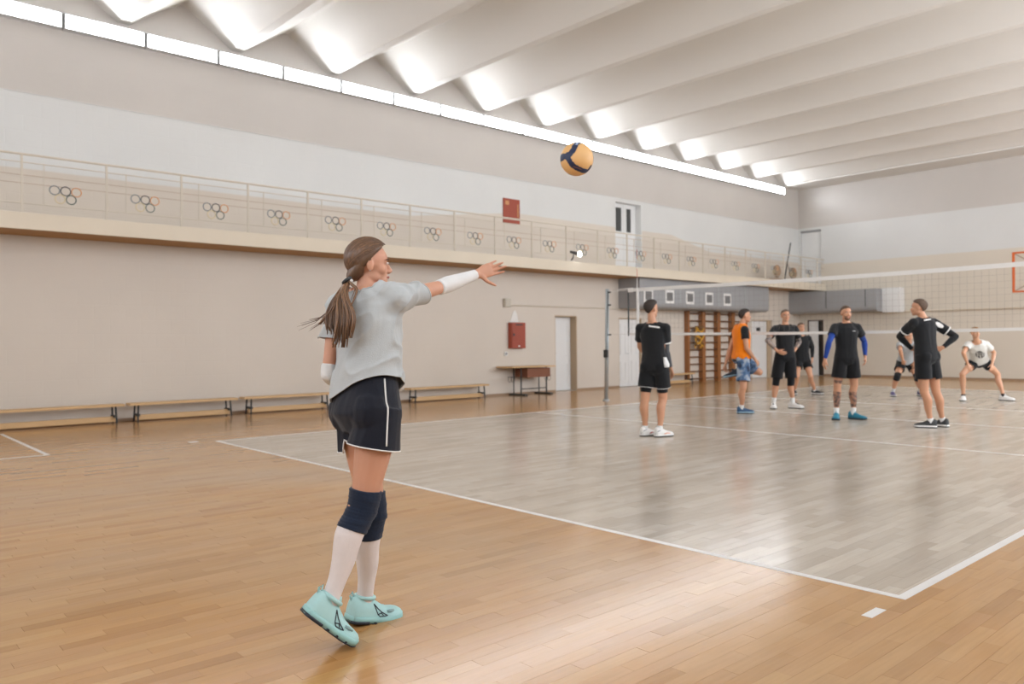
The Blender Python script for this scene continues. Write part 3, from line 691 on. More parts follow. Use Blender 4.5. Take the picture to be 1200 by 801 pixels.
class Fig:
    def __init__(s, j, H, fem=False, bend=0.0):
        s.j = unpack(j); s.H = H; s.fem = fem; J = s.j
        s.hip = (J['hiR']-J['hiL']).normalized(); s.sho = (J['shR']-J['shL']).normalized()
        s.P, s.N = J['pel'], J['c7']
        up = (s.N-s.P).normalized(); s.fwd = ZX.cross(s.hip); s.fwd.normalize()
        s.ctrl = s.P.lerp(s.N, .45) + s.fwd*bend
        s.af = 1.0 if not fem else .84
    def spine(s, t):
        return s.P*(1-t)**2 + s.ctrl*2*t*(1-t) + s.N*t*t
    def tan(s, t): return ((s.ctrl-s.P)*(1-t)+(s.N-s.ctrl)*t).normalized()
    def ring(s, t, hw, hd, fo, grow=0.):
        tt = min(1.1, max(-.3, t)); up = s.tan(min(1, max(0, t)))
        side = s.hip.lerp(s.sho, min(1, max(0, t))); side = (side-up*side.dot(up)).normalized(); f = up.cross(side)
        return (s.spine(tt)+f*(fo*s.H), side, f, hw*s.H+grow, hd*s.H+grow, .88)
    def torso(s, bm, table, grow=0.): loft(bm, [s.ring(*r, grow=grow) for r in table], 28)
    def shoulders(s, bm, grow=0.):
        for q in 'LR':
            S = s.j['sh'+q]; c = s.spine(.93)
            tube(bm, [s.spine(.99)*.75+S*.25, s.spine(.95)*.45+S*.55, S, S+(s.j['el'+q]-S)*.1], [.030*s.H+grow, .031*s.H+grow, .031*s.H*(.9 if s.fem else 1)+grow, .030*s.H*s.af+grow], 14)
            tube(bm, [s.spine(.8), S.lerp(s.spine(.75), .25)], [.052*s.H+grow, .036*s.H+grow], 14)
    def thigh(s, bm, q, **k): limb(bm, s.j['hi'+q], s.j['kn'+q], TH, s.H, s.fwd, **k)
    def shank(s, bm, q, **k):
        J = s.j; ax = (J['an'+q]-J['kn'+q]).normalized(); th = (J['kn'+q]-J['hi'+q]).normalized()
        bk = -(J['ft'+q]-ax*J['ft'+q].dot(ax)); bk = bk.normalized() if bk.length > .1 else -s.fwd
        limb(bm, J['kn'+q], J['an'+q], SH, s.H, s.fwd, off=lambda t: bk*(s.H*.011*math.exp(-((t-.3)/.2)**2)), **k)
    def armu(s, bm, q, **k): limb(bm, s.j['sh'+q], s.j['el'+q], [(t, r*s.af) for t, r in UA], s.H, s.fwd, **k)
    def armf(s, bm, q, **k): limb(bm, s.j['el'+q], s.j['wr'+q], [(t, r*s.af) for t, r in FA], s.H, s.fwd, **k)
    def hand(s, bm, q, d=None, n=None, curl=(.25, .35, .3), spread=.12, thumb=(.6, .35), straight=None):
        """palm + five tapered fingers; d finger direction, n palm normal"""
        J = s.j; w = J['wr'+q]; k = s.H/1.8*(.92 if s.fem else 1.0)
        d = (d or (w-J['el'+q])).normalized(); n = n or (s.P-w); n = (n-d*n.dot(d)).normalized()
        t = d.cross(n) if q == 'R' else n.cross(d)     # towards the thumb
        R_ = lambda c, a, b: (c, t, n, a*k, b*k, .8)
        loft(bm, [R_(w-d*.015, .026, .020), R_(w+d*.015*k, .029, .018), R_(w+d*.05*k, .040, .016), R_(w+d*.085*k, .042, .014), R_(w+d*.098*k, .038, .011)], 14)
        fl = (('index', .030, .026, .021, .0088, .032), ('mid', .0105, .030, .024, .0092, .004), ('ring', -.0105, .028, .022, .0088, -.02), ('little', -.030, .022, .018, .0078, -.045))
        for i, (nm, o_, l1, l2, r, sp) in enumerate(fl):
            l0 = l1*1.45; p = w+d*(.088-.006*abs(i-1))*k+t*o_*k; ang = 0; pts = [p-d*.02*k]; rad = [r*k]
            dd = (d+t*(spread*(1.5-i)/1.5)).normalized(); cu = curl if not straight or i not in straight else straight[i]
            pts.append(p); rad.append(r*k*1.05)
            for c_, l, rr in ((cu[0], l0, 1.), (cu[1], l1, .92), (cu[2], l2, .78)):
                ang += c_; p = p+(dd*math.cos(ang)+n*math.sin(ang))*l*k; pts.append(p); rad.append(r*k*rr)
            tube(bm, pts, rad, 9); ball(bm, pts[-1], (rad[-1],)*3, n=8)
        p = w+d*.022*k+t*.022*k+n*.006*k
        td = (d*math.cos(thumb[0])+t*math.sin(thumb[0])+n*.25).normalized(); td2 = (td*.9+d*.35+n*thumb[1]).normalized()
        pts = [p, p+td*.040*k, p+td*.040*k+td2*.032*k, p+td*.040*k+td2*.055*k]
        tube(bm, pts, [.0145*k, .0115*k, .0098*k, .0075*k], 9); ball(bm, pts[-1], (.0075*k,)*3, n=8)
        s.j['hc'+q] = w+d*.07*k
    def headframe(s, tilt=0.):
        f = s.j['hfw'].normalized(); x = f.cross(ZX).normalized(); z = x.cross(f)
        if tilt: x = (x*math.cos(tilt)+z*math.sin(tilt)).normalized(); z = x.cross(f)
        s.hx, s.hf, s.hz = x, f, z; s.hk = s.H*.131/.237*(.97 if s.fem else 1)
        return s
    def hp(s, x, y, z): return s.j['head']+(s.hx*x+s.hf*y+s.hz*z)*s.hk
    def head(s, bm, jaw=1.0):
        s.headframe(); k = s.hk; rot = (s.hx, s.hf, s.hz); jaw = .86 if s.fem else jaw
        def e(x, y, z, a, b, c, n=16): ball(bm, s.hp(x, y, z), (a*k, b*k, c*k), rot, n)
        e(0, -.012, .030, .075, .097, .089, 22); e(0, .020, -.030, .060*jaw, .068, .080, 20); e(0, .030, .035, .062, .058, .055, 18)
        e(0, .062, -.094, .026*jaw, .024, .021); e(0, .050, -.075, .042*jaw, .040, .030); e(0, .076, .026, .046, .014, .010); e(0, .078, -.062, .024, .014, .016)
        for q in (-1, 1):
            e(q*.034, .052, -.024, .025, .026, .030); e(q*.044*jaw, .012, -.058, .017, .036, .030)
            e(q*.077, -.010, -.010, .009, .019, .031, 12); e(q*.080, -.020, -.004, .005, .010, .022, 10); e(q*.011, .094, -.034, .008, .009, .007, 10)
        tube(bm, [s.hp(0, .082, .012), s.hp(0, .096, -.012), s.hp(0, .106, -.030), s.hp(0, .092, -.040)], [.007*k, .009*k, .0115*k, .008*k], 10)
        nb = s.spine(.98)
        tube(bm, [s.spine(.90), nb+s.fwd*.0, nb.lerp(s.hp(0, -.015, -.05), .55), s.hp(0, -.010, -.03)], [.040*s.H*s.af, .0335*s.H*(.86 if s.fem else 1), .030*s.H*(.84 if s.fem else 1), .025*s.H*(.84 if s.fem else 1)], 18)
    def foot(s, bm, q):
        J = s.j; f = J['ft'+q].normalized(); sd = f.cross(ZX).normalized(); u = sd.cross(f); a = J['an'+q]; H = s.H
        tube(bm, [a+u*.01, a-u*.022*H-f*.008*H, a-u*.034*H+f*.05*H, a-u*.038*H+f*.085*H], [.021*H, .022*H, .019*H, .014*H], 12)
    def body(s, parent, skin, voxel, hands, smooth=5):
        bm = bmesh.new(); s.torso(bm, TORSO_F if s.fem else TORSO_M); s.shoulders(bm)
        for q in 'LR':
            s.thigh(bm, q); s.shank(bm, q); ball(bm, s.j['kn'+q], (.0335*s.H,)*3); s.foot(bm, q)
            s.armu(bm, q); s.armf(bm, q); ball(bm, s.j['el'+q], (.0215*s.H*s.af,)*3); ball(bm, s.j['sh'+q], (.029*s.H*s.af,)*3)
            s.hand(bm, q, **hands.get(q, {}))
            h = s.j['hi'+q]; ball(bm, h-s.fwd*.022*s.H+ZX*.005, (.043*s.H, .044*s.H, .050*s.H))
        s.head(bm)
        me = evalmesh(bm, voxel, smooth, .45)
        return link('body', me, skin, parent, True)
    # ---- clothing
    def wrinkle(s, me, amp, fx, dirv, seed=0.):
        """cloth folds running along dirv"""
        d = dirv.normalized(); a, b = frame_for(d); n = [v.normal.copy() for v in me.vertices]
        for v, nn in zip(me.vertices, n):
            c = v.co; u = Vector((c.dot(a)*fx+seed, c.dot(b)*fx, c.dot(d)*fx*.22))
            w = noise.noise(u); w2 = noise.noise(u*2.3)
            w3 = 1-abs(noise.noise(u*1.25+Vector((7.3, 1.1, 4.2)))); w3 = w3**5
            v.co = c + nn*(amp*(1.0*w+.4*w2+.9*w3-.3))
    def cut(s, me, cuts):
        """cuts: (point, normal (removed side), centre, radius) - open the hems"""
        bm = bmesh.new(); bm.from_mesh(me)
        for cc in cuts:
            co, no, ce, rad = cc[:4]; axr = cc[4] if len(cc) > 4 else None
            fs = [f for f in bm.faces if (f.calc_center_median()-ce).length < rad and (f.calc_center_median()-co).dot(no) > -.06]
            if axr: fs = [f for f in fs if ((f.calc_center_median()-co)-no*(f.calc_center_median()-co).dot(no)).length < axr]
            es = {e for f in fs for e in f.edges}; vs_ = {v for f in fs for v in f.verts}
            bmesh.ops.bisect_plane(bm, geom=list(vs_)+list(es)+fs, plane_co=co, plane_no=no, clear_outer=True)
        # keep the largest island
        bmesh.ops.delete(bm, geom=[v for v in bm.verts if not v.link_faces], context='VERTS')
        bm.to_mesh(me); bm.free(); return me
    def shirt(s, parent, name, material, voxel, table=None, sleeve=.55, hem=(-.02, 0., 0.), grow=.013, amp=.005, fold=None, slgrow=.015, neck=1.015, both=True, sm=5):
        bm = bmesh.new(); table = table or (SHIRT_F if s.fem else SHIRT_M)
        loft(bm, [s.ring(*r) for r in table], 30); s.shoulders(bm, grow)
        cuts = []; J = s.j
        for q in 'LR': ball(bm, J['sh'+q], (.031*s.H*s.af+grow+.006,)*3); ball(bm, J['sh'+q].lerp(s.spine(.78), .35), (.037*s.H+grow,)*3)
        if sleeve:
            for q in 'LR':
                d = J['el'+q]-J['sh'+q]; hi = sleeve+.16
                pr = [(-.1, .0315*s.af), (.2, .0315*s.af), (1.2, .031*s.af)]
                limb(bm, J['sh'+q], J['el'+q], pr, s.H, s.fwd, t0=-.05, t1=hi, grow=slgrow)
                co = J['sh'+q]+d*sleeve; cuts.append((co, d.normalized(), co+d.normalized()*.03, .085*s.H/1.8+.03, .031*s.H*s.af+slgrow+.014))
        me = evalmesh(bm, voxel, sm, .5)
        if amp: s.wrinkle(me, amp, 9., fold or ZX)
        up = s.tan(0.); side = s.hip; co = s.spine(hem[0]); no = -(up + side*hem[1] + s.fwd*hem[2]).normalized()
        cuts.append((co, no, co+no*.10, .40)); 
        cuts.append((s.spine(neck), s.tan(1.), s.spine(1.06), .048*s.H))
        s.cut(me, cuts)
        o = link(name, me, material, parent, True)
        so = o.modifiers.new('cloth', 'SOLIDIFY'); so.thickness = .004; so.offset = -1
        return o
    def shorts(s, parent, name, material, voxel, length=.62, flare=.012, grow=.010, amp=.005, top=.20, piping=None, tight=False):
        bm = bmesh.new(); tb = TORSO_F if s.fem else TORSO_M
        rows = [(-.20, .058, .050, 0), (-.12, .078, .066, 0), (-.04, .095, .070, -.002), (.04, .093, .067, -.003), (top, .072, .050, -.002)]
        if s.fem: rows = [(-.20, .060, .054, 0), (-.12, .080, .070, 0), (-.04, .098, .078, -.006), (.05, .097, .074, -.006), (.18, .088, .064, -.005), (top, .076, .056, -.003)]
        loft(bm, [s.ring(*r, grow=grow*.6) for r in rows], 28)
        cuts = []
        for q in 'LR':
            h, k = s.j['hi'+q], s.j['kn'+q]; d = (k-h)
            fl = flare if not tight else .0
            pr = [(-.1, .048), (.1, .053), (length, .050+fl/s.H*.8), (length+.2, .050+fl/s.H)] if not tight else [(t, r) for t, r in TH]
            limb(bm, h, k, pr, s.H, s.fwd, t0=-.08, t1=length+.12, grow=grow if not tight else .006)
            ball(bm, h-s.fwd*.024*s.H, (.046*s.H+grow, .048*s.H+grow, .056*s.H+grow))
            co = h+d*length; cuts.append((co, d.normalized(), co+d.normalized()*.04, .155))
        me = evalmesh(bm, voxel, 6, .5)
        if amp: s.wrinkle(me, amp, 8., ZX, 5.)
        if not tight:
            for c in cuts: s.cut(me, [c])
        o = link(name, me, material, parent, True)
        so = o.modifiers.new('cloth', 'SOLIDIFY'); so.thickness = .004; so.offset = -1
        if piping: s.hem_trim(o, me, parent, piping, cuts)
        return o
    def hem_trim(s, o, me, parent, material, cuts, r=.0035):
        bm = bmesh.new(); bm.from_mesh(me); off = ORG[o]
        be = [e for e in bm.edges if len(e.link_faces) == 1]
        seen = set(); adj = {}
        for e in be:
            for v in e.verts: adj.setdefault(v, []).append(e)
        for e in be:
            if e in seen: continue
            loop = [e.verts[0]]; cur = e.verts[1]; seen.add(e)
            while cur is not loop[0]:
                loop.append(cur); nx = [x for x in adj[cur] if x not in seen]
                if not nx: break
                seen.add(nx[0]); cur = nx[0].other_vert(cur)
            if len(loop) < 12: continue
            pts = [v.co+off for v in loop]; st = max(1, len(pts)//60); pts = pts[::st]; pts.append(pts[0])
            b2 = bmesh.new(); tube(b2, pts, r, 6); obj('hem_piping', b2, material, o, smooth=True)
        bm.free()
    def sleeve(s, parent, name, material, q, kind, u0=None, u1=None, l0=None, l1=None, grow=.004, voxel=.006, rib=0.):
        # tight tube over a limb: u = span on the upper bone, l = on the lower
        foot_too = (name == 'sock')
        bm = bmesh.new(); up, lo = (s.armu, s.armf) if kind == 'arm' else (s.thigh, s.shank)
        if u0 is not None: up(bm, q, t0=u0, t1=u1, grow=grow)
        if l0 is not None: lo(bm, q, t0=l0, t1=l1, grow=grow)
        if u0 is not None and l0 is not None: ball(bm, s.j[('el' if kind == 'arm' else 'kn')+q], ((.0215*s.af if kind == 'arm' else .0335)*s.H+grow,)*3)
        if foot_too:
            J = s.j; f = J['ft'+q].normalized(); sd = f.cross(ZX).normalized(); u = sd.cross(f); a = J['an'+q]; H = s.H
            tube(bm, [a+u*.02, a-u*.012*H+f*.002*H, a-u*.020*H+f*.03*H, a-u*.030*H+f*.07*H], [.0225*H, .0250*H, .0235*H, .018*H], 14)
        me = evalmesh(bm, voxel, 3, .4)
        if rib:   # horizontal knit ribs and creases
            ax = (s.j['an'+q]-s.j['hi'+q]).normalized(); kc = s.j['kn'+q]
            for v in me.vertices:
                h_ = (v.co-kc).dot(ax); v.co += v.normal*(rib*.35*math.sin(h_*430)+rib*.8*noise.noise(Vector((v.co.x*9, v.co.y*9, h_*45))))
        return link(name, me, material, parent, True)
    def shoe(s, parent, q, mu, ms, mheel=None, bend=0., mlace=None, detail=False, size=1.0):
        J = s.j; H = s.H*size; f = J['ft'+q].normalized(); sd = f.cross(ZX).normalized(); u = sd.cross(f); a = J['an'+q]
        Ls = .162*H; xb = -.042*H; hb = -.0475*H if not detail else -.0495*H
        xball = xb+.68*Ls
        def P(x, y, z):
            if bend and x > xball:   # toe part bends up relative to the lifted heel
                dx = x-xball; return a+f*(xball+dx*math.cos(bend)-(z-hb)*math.sin(bend)*.6)+u*(z+dx*math.sin(bend))+sd*y
            return a+f*x+u*z+sd*y
        prof = [(0, .50, .058, .2), (.03, .76, .066, .2), (.10, .86, .071, .2), (.22, .90, .070, .2), (.34, .90, .066, .2), (.46, .94, .056, .2), (.60, 1.02, .045, .2), (.74, 1.08, .039, .2), (.86, 1.05, .035, .2), (.94, .90, .031, .2), (.985, .62, .026, .2), (1.0, .40, .021, .2)]
        W = (.0355 if detail else .0305)*H; bm = bmesh.new(); prev = None; n = 16
        for t, w, h, _ in prof:
            row = []
            for k in range(n):
                ang = math.pi*k/(n-1); cx, sz = math.cos(ang), math.sin(ang)
                cx = math.copysign(abs(cx)**.7, cx); tp = 1-(.20 if detail else .26)*sz
                row.append(bm.verts.new(P(xb+t*Ls, cx*w*W*tp, hb+.010*H+(h*H-.010*H)*sz**.62)))
            if prev:
                for k in range(n-1): bm.faces.new((prev[k], prev[k+1], row[k+1], row[k]))
                bm.faces.new((prev[-1], prev[0], row[0], row[-1]))
            else: bm.faces.new(row[::-1])
            prev = row
        bm.faces.new(prev)
        if detail: bmesh.ops.subdivide_edges(bm, edges=bm.edges, cuts=1, smooth=.6, use_grid_fill=True)
        up = obj('shoe', bm, mu, parent, True)
        def slab(t0, t1, z0, z1, gr, material, nm):
            bm = bmesh.new(); prev = None; ts = [t0+(t1-t0)*i/14 for i in range(15)]
            for t in ts:
                for (a0, w0, *_), (a1, w1, *_) in zip(prof, prof[1:]):
                    if t <= a1+1e-9: w = w0+(w1-w0)*(t-a0)/(a1-a0); break
                w = w*W*gr; x = xb+Ls*(t*1.02-.01)
                zz0 = z0 + (.006 if t > .9 else 0)*(t-.9)*10*H*.8
                row = [bm.verts.new(P(x, y, z)) for y, z in ((-w*.94, hb+zz0*H), (w*.94, hb+zz0*H), (w, hb+(zz0+z1)/2*H), (w*.97, hb+z1*H), (-w*.97, hb+z1*H), (-w, hb+(zz0+z1)/2*H))]
                if prev: [bm.faces.new((prev[k], prev[(k+1) % 6], row[(k+1) % 6], row[k])) for k in range(6)]
                else: bm.faces.new(row[::-1])
                prev = row
            bm.faces.new(prev); return obj(nm, bm, material, up, True)
        slab(0, 1, .0025, .019, 1.10, ms, 'sole')
        slab(0, .30 if mheel else 1, 0, .008, 1.13, mheel or M_DARK, 'heel_tread' if mheel else 'outsole')
        if mheel: slab(.36, .97, -.0005, .0035, 1.06, mheel, 'outsole')
        # tongue and laces
        b2 = bmesh.new(); tube(b2, [P(xb+.36*Ls, 0, hb+.060*H), P(xb+.30*Ls, 0, hb+.076*H)], [.014*H, .012*H], 10, flat=.4, ref=sd); obj('tongue', b2, mu, up, True)
        for i in range(4):
            t = .40+.075*i; h = (.055-.0045*i*1.6)*H; b2 = bmesh.new()
            tube(b2, [P(xb+t*Ls, -.012*H, hb+h*1.0), P(xb+t*Ls, 0, hb+h*1.10), P(xb+(t+.03)*Ls, .012*H, hb+h*.98)], .0020*H, 5); obj('lace', b2, mlace or M_WHT, up)
        s.shoeP = P; s.shoeQ = (xb, Ls, hb, W, H)
        return up
    def face(s, parent, brow=None, lip=None, beard=None, eye=True):
        rot = (s.hx, s.hf, s.hz); k = s.hk
        for q in ((-1, 1) if eye else ()):
            bm = bmesh.new(); ball(bm, s.hp(q*.031, .0835, .006), (.0135*k, .007*k, .0055*k), rot, 10); e = obj('eye', bm, mat('eye white', srgb(226, 220, 214), .3), parent, True)
            bm = bmesh.new(); ball(bm, s.hp(q*.031, .0885, .006), (.0058*k, .003*k, .0054*k), rot, 10); obj('iris', bm, mat('iris', srgb(60, 48, 40), .2), e, True)
            bm = bmesh.new(); tube(bm, [s.hp(q*.014, .091, .022), s.hp(q*.033, .089, .027), s.hp(q*.052, .074, .021)], [.0028*k, .0038*k, .002*k], 6); obj('eyebrow', bm, brow or mat('brow', srgb(70, 52, 42), .8), parent, True)
        bm = bmesh.new()
        if eye: tube(bm, [s.hp(-.023, .083, -.063), s.hp(-.01, .092, -.060), s.hp(0, .0925, -.062), s.hp(.01, .092, -.060), s.hp(.023, .083, -.063)], [.002*k, .0052*k, .006*k, .0052*k, .002*k], 8)
        if eye: obj('lips', bm, lip or mat('lips', srgb(176, 104, 92), .5), parent, True)
        if beard:
            bm = bmesh.new(); loft(bm, [(s.hp(0, .058, -.050), s.hx, s.hf, .052*k, .030*k), (s.hp(0, .052, -.075), s.hx, s.hf, .050*k, .036*k), (s.hp(0, .052, -.100), s.hx, s.hf, .036*k, .034*k), (s.hp(0, .056, -.118), s.hx, s.hf, .016*k, .018*k)], 16)
            obj('beard', bm, beard, parent, True)
    def hair(s, parent, material, thick=.010, front=30, side=2, back=-34, name='hair', ridges=0., quiff=0.):
        bm = bmesh.new(); nu, nv = 56, 36; rows = []
        for i in range(nv+1):
            el = -math.pi/2+math.pi*i/nv; row = []
            for kx in range(nu):
                az = 2*math.pi*kx/nu; ca = math.cos(az)
                # hairline elevation: front, side, back
                w = max(0, ca)**.7; b_ = max(0, -ca)**.9
                lim = math.radians(side + (front-side)*w + (back-side)*b_)
                h = (el-lim)/math.radians(16); sm = min(1, max(0, h*1.6+.2)); sm = sm*sm*(3-2*sm)
                d = Vector((math.sin(az)*math.cos(el), math.cos(az)*math.cos(el), math.sin(el)))
                rr = .88+.12*sm; t = thick*sm*(.5+.5*min(1, max(0, (el+.7)/.9)) if not ridges else 1)
                r = Vector((.075*rr+t, .097*rr+t, .089*rr+t))
                if ridges: t2 = ridges*sm*math.sin(az*34+el*3)*.5+ridges*sm*math.sin(az*61+el*9+1)*.4
                else: t2 = .0015*sm*noise.noise(d*14)
                qz = quiff*sm*max(0, d.y)*max(0, d.z)
                row.append(bm.verts.new(s.hp(d.x*(r.x+t2), -.012+d.y*(r.y+t2)+ (.004 if d.y > 0 else 0)*sm, .030+d.z*(r.z+t2)+qz)))
            rows.append(row)
        for i in range(nv):
            for kx in range(nu): bm.faces.new((rows[i][kx], rows[i][(kx+1) % nu], rows[i+1][(kx+1) % nu], rows[i+1][kx]))
        bmesh.ops.remove_doubles(bm, verts=bm.verts, dist=1e-4)
        return obj(name, bm, material, parent, True)
def decal(parent, target, name, material, centre, u, v, shape, res=28, su=.05, sv=.05, lift=.002):
    """thin print laid onto a garment: grid cells inside shape(a,b) projected along the surface normal"""
    me = target.data; off = ORG[target]
    bm = bmesh.new(); bm.from_mesh(me); tree = BVHTree.FromBMesh(bm); bm.free()
    n = u.cross(v).normalized(); out = bmesh.new(); vv = {}
    def vert(i, j):
        if (i, j) in vv: return vv[(i, j)]
        a, b = 2*i/res-1, 2*j/res-1
        p = centre+u*(a*su)+v*(b*sv)
        hit = tree.ray_cast(p+n*.15-off, -n, .4)
        q = (hit[0]+off+hit[1]*lift) if hit[0] is not None else None
        if hit[0] is not None and hit[1].dot(n) < 0: q = hit[0]+off-hit[1]*lift
        vv[(i, j)] = out.verts.new(q) if q is not None else None
        return vv[(i, j)]
    for i in range(res):
        for j in range(res):
            if shape(2*(i+.5)/res-1, 2*(j+.5)/res-1):
                c = [vert(i, j), vert(i+1, j), vert(i+1, j+1), vert(i, j+1)]
                if all(c): out.faces.new(c)
    if not out.faces: out.free(); return None
    bmesh.ops.delete(out, geom=[w for w in out.verts if not w.link_faces], context='VERTS')
    bmesh.ops.solidify(out, geom=out.faces[:], thickness=.0008)
    return obj(name, out, material, parent, False, recalc=True)
def W3(r, a, z): return RX*r+AX*a+ZX*z
JT = {
 'server': (7.548, -2.199, 0.998, 7.518, -2.188, 1.543, 7.511, -2.165, 1.665, 0.371, 0.928, 0.000, 7.453, -2.199, 0.998, 7.354, -2.236, 1.482, 7.489, -2.145, 0.518, 7.407, -2.144, 0.088, 0.031, 0.978, -0.208, 7.356, -2.293, 1.166, 7.167, -2.130, 1.097, 7.643, -2.199, 0.998, 7.666, -2.112, 1.503, 7.615, -2.274, 0.580, 7.603, -2.437, 0.195, 0.152, 0.727, -0.669, 7.585, -1.813, 1.574, 7.560, -1.570, 1.649),
 'p1': (3.901, 4.549, 0.947, 3.888, 4.536, 1.543, 3.865, 4.540, 1.743, 0.119, 0.993, 0.000, 3.817, 4.514, 0.947, 3.720, 4.482, 1.478, 3.806, 4.459, 0.515, 3.778, 4.488, 0.088, 0.119, 0.993, 0.000, 3.585, 4.632, 1.227, 3.584, 4.841, 1.055, 3.984, 4.585, 0.947, 4.059, 4.593, 1.478, 3.964, 4.650, 0.512, 3.973, 4.556, 0.088, 0.239, 0.971, 0.000, 3.989, 4.693, 1.167, 3.975, 4.813, 0.929),
 'p2': (2.883, 8.349, 0.992, 2.876, 8.341, 1.557, 2.928, 8.399, 1.739, 0.640, 0.768, 0.000, 2.810, 8.403, 0.992, 2.734, 8.448, 1.491, 3.041, 8.676, 0.726, 2.700, 8.414, 0.742, -0.774, -0.609, -0.174, 2.656, 8.350, 1.175, 2.582, 8.297, 0.867, 2.956, 8.294, 0.992, 3.019, 8.235, 1.491, 2.988, 8.226, 0.468, 2.905, 8.299, 0.089, 0.729, 0.684, 0.000, 3.065, 8.222, 1.162, 3.121, 8.405, 0.963),
 'p3': (2.894, 9.843, 0.996, 2.897, 9.847, 1.584, 2.904, 9.854, 1.763, 0.745, -0.667, 0.000, 2.955, 9.912, 0.996, 3.017, 9.981, 1.518, 2.993, 9.879, 0.508, 2.987, 9.947, 0.088, 1.000, -0.032, 0.000, 3.000, 10.202, 1.271, 3.009, 9.987, 1.092, 2.833, 9.774, 0.996, 2.777, 9.712, 1.518, 2.787, 9.694, 0.508, 2.742, 9.673, 0.088, 0.472, -0.881, 0.000, 2.736, 9.471, 1.293, 2.864, 9.615, 1.097),
 'p4': (1.267, 13.562, 0.835, 1.332, 13.410, 1.394, 1.358, 13.364, 1.585, 0.745, -0.667, 0.000, 1.321, 13.635, 0.835, 1.430, 13.568, 1.332, 1.484, 13.550, 0.435, 1.466, 13.785, 0.088, 1.000, -0.032, 0.000, 1.402, 13.803, 1.097, 1.454, 13.697, 0.855, 1.213, 13.490, 0.835, 1.219, 13.285, 1.332, 1.284, 13.282, 0.439, 1.141, 13.421, 0.088, 0.472, -0.881, 0.000, 1.031, 13.479, 1.141, 1.128, 13.377, 0.899),
 'p5': (4.688, 8.567, 0.991, 4.687, 8.566, 1.563, 4.688, 8.567, 1.730, 0.768, -0.640, 0.000, 4.749, 8.636, 0.991, 4.807, 8.700, 1.497, 4.760, 8.678, 0.556, 4.757, 8.645, 0.088, 1.000, -0.032, 0.000, 4.818, 8.938, 1.267, 4.875, 8.836, 1.015, 4.627, 8.499, 0.991, 4.567, 8.431, 1.497, 4.583, 8.465, 0.559, 4.571, 8.437, 0.088, 0.394, -0.919, 0.000, 4.575, 8.201, 1.259, 4.503, 8.211, 0.982),
 'p6': (3.233, 14.573, 0.777, 3.418, 14.255, 1.226, 3.493, 14.113, 1.359, 0.743, -0.664, -0.087, 3.293, 14.640, 0.777, 3.515, 14.422, 1.176, 3.494, 14.564, 0.453, 3.463, 14.830, 0.088, 0.928, -0.371, 0.000, 3.625, 14.140, 1.056, 3.586, 14.188, 0.791, 3.174, 14.506, 0.777, 3.280, 14.159, 1.176, 3.200, 14.206, 0.458, 3.035, 14.351, 0.088, 0.472, -0.881, 0.000, 3.403, 13.877, 1.059, 3.394, 14.032, 0.830),
 'p7': (6.090, 8.128, 1.039, 6.059, 8.094, 1.602, 6.015, 8.044, 1.759, -0.974, -0.228, 0.000, 6.063, 8.040, 1.039, 5.990, 7.933, 1.536, 6.074, 8.065, 0.528, 6.126, 8.169, 0.088, -0.919, -0.394, 0.000, 5.741, 8.038, 1.343, 5.867, 8.179, 1.150, 6.116, 8.216, 1.039, 6.136, 8.263, 1.536, 6.163, 8.270, 0.522, 6.197, 8.428, 0.087, -1.000, 0.032, 0.000, 6.382, 8.425, 1.335, 6.275, 8.231, 1.175),
 'p8': (4.866, 14.237, 0.824, 4.966, 13.779, 1.221, 4.986, 13.621, 1.413, 0.745, -0.667, 0.000, 4.926, 14.304, 0.824, 5.073, 13.959, 1.179, 5.099, 14.572, 0.550, 5.213, 14.550, 0.088, 0.993, -0.119, 0.000, 5.141, 14.229, 1.005, 5.153, 14.078, 0.779, 4.806, 14.170, 0.824, 4.838, 13.696, 1.179, 4.655, 13.881, 0.562, 4.635, 13.979, 0.087, 0.228, -0.974, 0.000, 4.829, 13.416, 1.016, 4.857, 13.567, 0.787),
}
def person(key, label, cat='person'):
    j = unpack(JT[key]); f = [Vector(j['anL']), Vector(j['anR'])]; c = (f[0]+f[1])/2
    return thing('person', (c.x, c.y, 0), label, cat)
